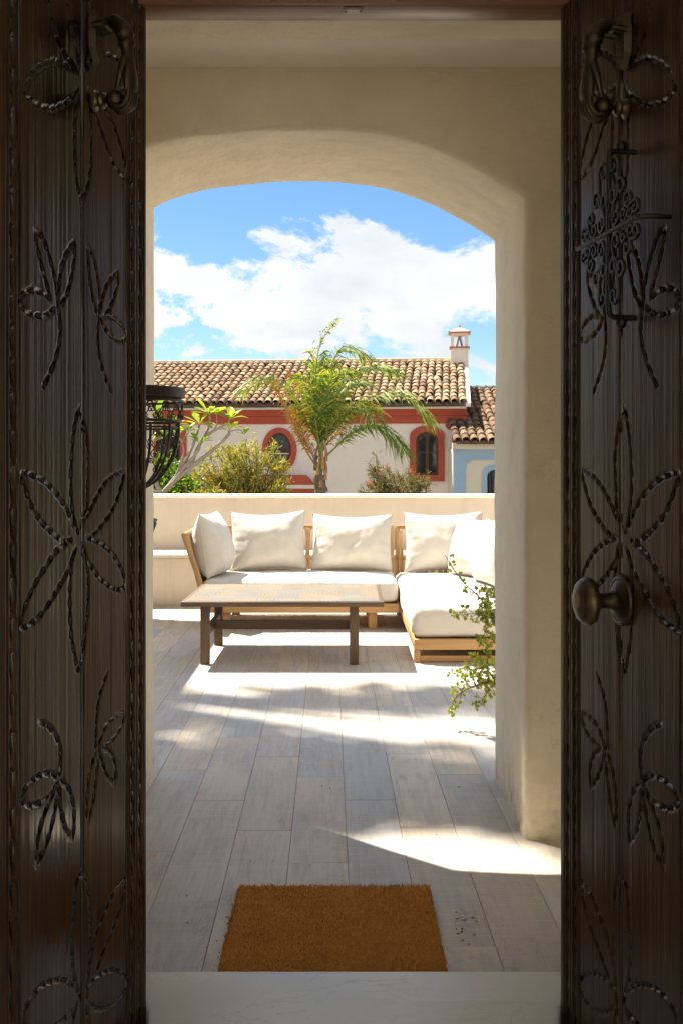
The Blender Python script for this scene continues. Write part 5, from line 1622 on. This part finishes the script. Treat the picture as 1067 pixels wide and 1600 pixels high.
# --- tiled roof
def tile_mesh(ln=0.44, r0=0.098, r1=0.078, th=0.014, seg=5):
    g = MB(); vs = []
    for (y, r) in ((0.0, r0), (ln, r1)):
        for rr in (r, r - th):
            for k in range(seg + 1):
                a = math.pi * k / seg
                vs.append((rr * math.cos(a), y, rr * math.sin(a) * 0.95))
    n = seg + 1; fs = []
    for k in range(seg):
        fs.append((k, k + 1, 2 * n + k + 1, 2 * n + k))             # outer
        fs.append((n + k, k + n + 1, k + 1, k))                      # front rim
    g.add(vs, fs)
    return g
tile_g = tile_mesh()
tile_me = tile_g.mesh('roof_tile', M['roof_tile'], 60, recalc=False)
tile_dark_me = tile_g.mesh('roof_tile', M['roof_tile_dark'], 60, recalc=False)
rt = random.Random(55)
def tiled_roof(parent, x0, x1, y0, z0, pitch, rows, pitch_x, expo, near, name='roof', mat='roof_tile'):
    """barrel tiles laid from the eave (y0, z0) up the slope; near(x, row) ranks how large a tile shows"""
    run = rows * expo
    rf = MB()
    c, s_ = math.cos(pitch), math.sin(pitch)
    ncol = int((x1 - x0) / pitch_x)
    # bed of channel tiles: one corrugated sheet
    vs, fs = [], []
    sub = 6
    for i in range(ncol * sub + 1):
        x = x0 + i * pitch_x / sub
        dz = -0.045 * (0.5 + 0.5 * math.cos(2 * math.pi * (i / sub + 0.5)))
        for q in (0, 1):
            yy = (0.02, run)[q]
            vs.append((x, y0 + yy * c, z0 + yy * s_ + dz + 0.03)); vs.append((x, y0 + yy * c, z0 + yy * s_ - 0.06))
    for i in range(ncol * sub):
        a = i * 4
        fs += [(a, a + 4, a + 6, a + 2), (a + 1, a + 3, a + 7, a + 5), (a, a + 1, a + 5, a + 4)]
    rf.add(vs, fs)
    roof = rf.build(name, M['pan_tile'], parent, 60)
    cand = []
    for i in range(ncol + 1):
        for j in range(rows):
            cand.append((near(x0 + i * pitch_x, j), i, j))
    cand.sort()
    rest = MB()
    for rank, (_, i, j) in enumerate(cand):
        x = x0 + i * pitch_x + rt.gauss(0, 0.008); d = j * expo + rt.gauss(0, 0.012) - 0.03
        mt = Matrix.Translation((x, y0 + d * c, z0 + d * s_ + 0.035 + rt.uniform(0, 0.008))) @ Matrix.Rotation(pitch - R(2.2), 4, 'X') @ Matrix.Rotation(rt.gauss(0, R(2.0)), 4, 'Z')
        if rank < 300:
            inst('roof_tile', tile_me if mat == 'roof_tile' else tile_dark_me, roof, mt)
        else:
            rest.add([mt @ Vector(v) for v in tile_g.v], tile_g.f)
    if rest.v:
        tag(rest.build('far_tiles', M[mat], roof, 60, recalc=False), kind='stuff')
    return roof
pitch = R(19.6); rows, expo = 13, 0.325
y_e = -0.34
roof = tiled_roof(hs, -9.6, xr - 0.03, y_e, z_eave + 0.02, pitch, rows, 0.2, expo, lambda x, j: abs(x - 1.2) + (0.3 if j < 0 else 0))
run = rows * expo
yr, zr = y_e + run * math.cos(pitch), z_eave + 0.02 + run * math.sin(pitch)
# ridge: mortar bed with caps, white verge at the right end
g = MB(); g.box(-9.6, xr, yr - 0.10, yr + 0.16, zr - 0.04, zr + 0.115, 0.03, 2); g.build('ridge_bed', M['facade_cream'], roof, 40)
x = -9.6
ridge_m = MB(); ridge_m.add([Matrix.Rotation(R(-90), 4, 'Z') @ Vector(v) for v in tile_g.v], tile_g.f)
ridge_me = ridge_m.mesh('ridge_tile', M['roof_tile'], 60, recalc=False)
while x < xr - 0.4:
    o = inst('ridge_tile', ridge_me, roof); o.location = (x, yr + 0.03, zr + 0.075); o.rotation_euler = (0, R(-1.5), 0); o.scale = (1, 1.15, 0.7)
    x += 0.38
g = MB(); pts = [(y_e - 0.02, z_eave - 0.06), (yr + 0.1, zr - 0.02), (yr + 0.1, zr + 0.06), (y_e - 0.02, z_eave + 0.03)]
vs = [(xr - 0.02, y, z) for y, z in pts] + [(xr + 0.10, y, z) for y, z in pts]
g.add(vs, [(0, 1, 2, 3), (7, 6, 5, 4), (0, 4, 5, 1), (1, 5, 6, 2), (2, 6, 7, 3), (3, 7, 4, 0)]); g.build('verge', M['facade_white'], roof, 0)
# gable end under the verge and the slope behind the ridge
g = MB(); pts = [(0.0, z_eave - 0.05), (yr, zr - 0.05), (2 * yr, z_eave - 0.05)]
vs = [(xr - 0.3, y, z) for y, z in pts] + [(xr - 0.011, y, z) for y, z in pts]
g.add(vs, [(0, 1, 2), (5, 4, 3), (0, 3, 4, 1), (1, 4, 5, 2), (2, 5, 3, 0)]); g.build('gable', M['facade_white'], hs, 0)
g = MB(); vs = [(-9.6, yr + 0.1, zr - 0.02), (xr, yr + 0.1, zr - 0.02), (xr, 2 * yr + 0.3, z_eave), (-9.6, 2 * yr + 0.3, z_eave)]
g.add(vs, [(0, 1, 2, 3)]); g.build('rear_slope', M['pan_tile'], roof, 0)

# --- chimney
ofc = yr * 1.0 - 0.25
cx0, zt = Fp(703, 516, ofc); cx1, _ = Fp(732.5, 516, ofc)
ccx = (cx0 + cx1) / 2; bw = (Fp(731.0, 560, ofc)[0] - Fp(703.5, 560, ofc)[0]) / 2; ccx = (Fp(731.0, 560, ofc)[0] + Fp(703.5, 560, ofc)[0]) / 2
zb0 = zr - 0.6; z_led = Fp(717, 544, ofc)[1]; z_op = Fp(717, 527.5, ofc)[1]; z_cap = Fp(717, 525, ofc)[1]; z_cor = Fp(717, 519.5, ofc)[1]; z_apex = Fp(717, 512, ofc)[1]; z_fin = Fp(717, 507, ofc)[1]
g = MB(); g.box(ccx - bw, ccx + bw, ofc - bw, ofc + bw, zb0, z_led - 0.02, 0.006); chm = g.build('chimney', M['facade_white'], roof, 0)
g = MB(); g.box(ccx - bw - 0.035, ccx + bw + 0.035, ofc - bw - 0.035, ofc + bw + 0.035, z_led - 0.018, z_led + 0.02); g.build('ledge_course', M['terracotta_pot'], chm, 0)
for sx in (-1, 1):
    for sy in (-1, 1):
        xa, xb = sorted((ccx + sx * bw * 0.98, ccx + sx * bw * 0.62)); ya, yb_ = sorted((ofc + sy * bw * 0.98, ofc + sy * bw * 0.62))
        g = MB(); g.box(xa, xb, ya, yb_, z_led + 0.021, z_cap - 0.001); g.build('pillar', M['facade_white'], chm, 0)
for sy in (-1, 1):   # leaning tiles in the openings
    for sx in (-1, 1):
        g = MB(); yy = ofc + sy * bw * 0.8
        g.tube([(ccx + sx * bw * 0.32, yy, z_led + 0.02), (ccx + sx * 0.015, yy, z_op + 0.01)], 0.022, 6); g.build('leaning_tile', M['terracotta_pot'], chm, 0)
g = MB(); g.box(ccx - bw * 0.985, ccx + bw * 0.985, ofc - bw * 0.985, ofc + bw * 0.985, z_cap, z_cor - 0.045); g.build('cap_block', M['facade_white'], chm, 0)
g = MB(); g.box(ccx - bw - 0.06, ccx + bw + 0.06, ofc - bw - 0.06, ofc + bw + 0.06, z_cor - 0.043, z_cor); g.build('cap_course', M['terracotta_pot'], chm, 0)
g = MB(); b2 = bw + 0.03
g.add([(ccx - b2, ofc - b2, z_cor + 0.002), (ccx + b2, ofc - b2, z_cor + 0.002), (ccx + b2, ofc + b2, z_cor + 0.002), (ccx - b2, ofc + b2, z_cor + 0.002), (ccx, ofc, z_apex + 0.02)], [(0, 1, 4), (1, 2, 4), (2, 3, 4), (3, 0, 4), (3, 2, 1, 0)])
g.build('pyramid_cap', M['facade_white'], chm, 0)
g = MB(); g.lathe([(0.03, z_apex - 0.03), (0.02, z_apex + 0.02), (0.034, z_apex + 0.05), (0.02, z_apex + 0.075), (0.012, z_fin - 0.01), (0.001, z_fin + 0.03)], 10, Matrix.Translation((ccx, ofc, 0))); g.build('finial', M['terracotta_pot'], chm, 60)
tag(hs, 'white house with terracotta red trim, tiled roof and white chimney', 'house')

# --- blue house on the right, a little nearer
BY = 23.6
bh = empty('blue_house', (0, BY, 0), 0)
def Gp(px, py): return ((px - CX) / F * BY, H + (HY - py) / F * BY)
bx0 = Gp(707, 700)[0]; bx1 = 7.5; bze = Gp(740, 690)[1]
g = MB(); g.box(bx0, bx1, 0.0, 5.0, -3.19, Gp(720, 702)[1]); g.build('wall', M['facade_cream'], bh, 0)
zt_ = Gp(720, 702)[1]; zb_ = Gp(720, 718.5)[1]
g = MB(); g.box(bx0 - 0.02, bx1, -0.10, 0.02, zt_ + 0.002, Gp(720, 692)[1]); g.build('eave_band', M['facade_cream'], bh, 0)
xi = Gp(727, 740)[0]; xc_ = Gp(735.5, 720)[0]; zi = Gp(727, 732)[1]
poly = [(bx0 + 0.002, -3.1), (xi, -3.1), (xi, zi), (xi + 0.02, zi + 0.02), (xi + 0.03, zi + 0.11), (xc_ - 0.01, zb_ - 0.03), (xc_, zb_), (bx1, zb_), (bx1, zt_ - 0.002), (bx0 + 0.002, zt_ - 0.002)]
g = MB(); g.prism(poly, -0.03, -0.001); g.build('blue_band', M['facade_blue'], bh, 0)
(x0, z1), (x1, z0) = Gp(752.5, 726), Gp(796, 800)
out = arch_outline(x0, x1, z0, z1, 0.20); inn = arch_outline(x0, x1, z0, z1, 0.16, inset=0.115)
g = MB(); g.ring(out, inn, -0.04, -0.001); w = g.build('window', M['facade_blue'], bh, 0)
g = MB(); g.prism(arch_outline(x0, x1, z0, z1, 0.16, inset=0.112), -0.006, -0.0015); g.build('pane', M['glass'], w, 0)
for k in range(6):
    g = MB(); xx = x0 + 0.15 + k * 0.075; g.tube([(xx, -0.03, z0 + 0.12), (xx, -0.03, z1 - 0.14)], 0.008, 6); g.build('grille_bar', M['iron'], w, 0)
for zz_ in (z1 - 0.42, z1 - 0.62):
    g = MB(); g.box(x0 + 0.115, x1 - 0.115, -0.036, -0.024, zz_, zz_ + 0.016); g.build('grille_bar', M['iron'], w, 0)
broof = tiled_roof(bh, bx0 + 0.08, bx1, -0.22, bze - 0.01, R(21), 13, 0.205, 0.325, lambda x, j: x, mat='roof_tile_dark')
ry = -0.22 + 13 * 0.325 * math.cos(R(21)); rz_ = bze - 0.01 + 13 * 0.325 * math.sin(R(21))
g = MB(); g.box(bx0, bx1, ry - 0.06, ry + 0.14, rz_ - 0.03, rz_ + 0.10, 0.03, 2); g.build('ridge_bed', M['facade_cream'], broof, 40)
tag(bh, 'pale blue and cream house with darker tiled roof at the right edge', 'house')
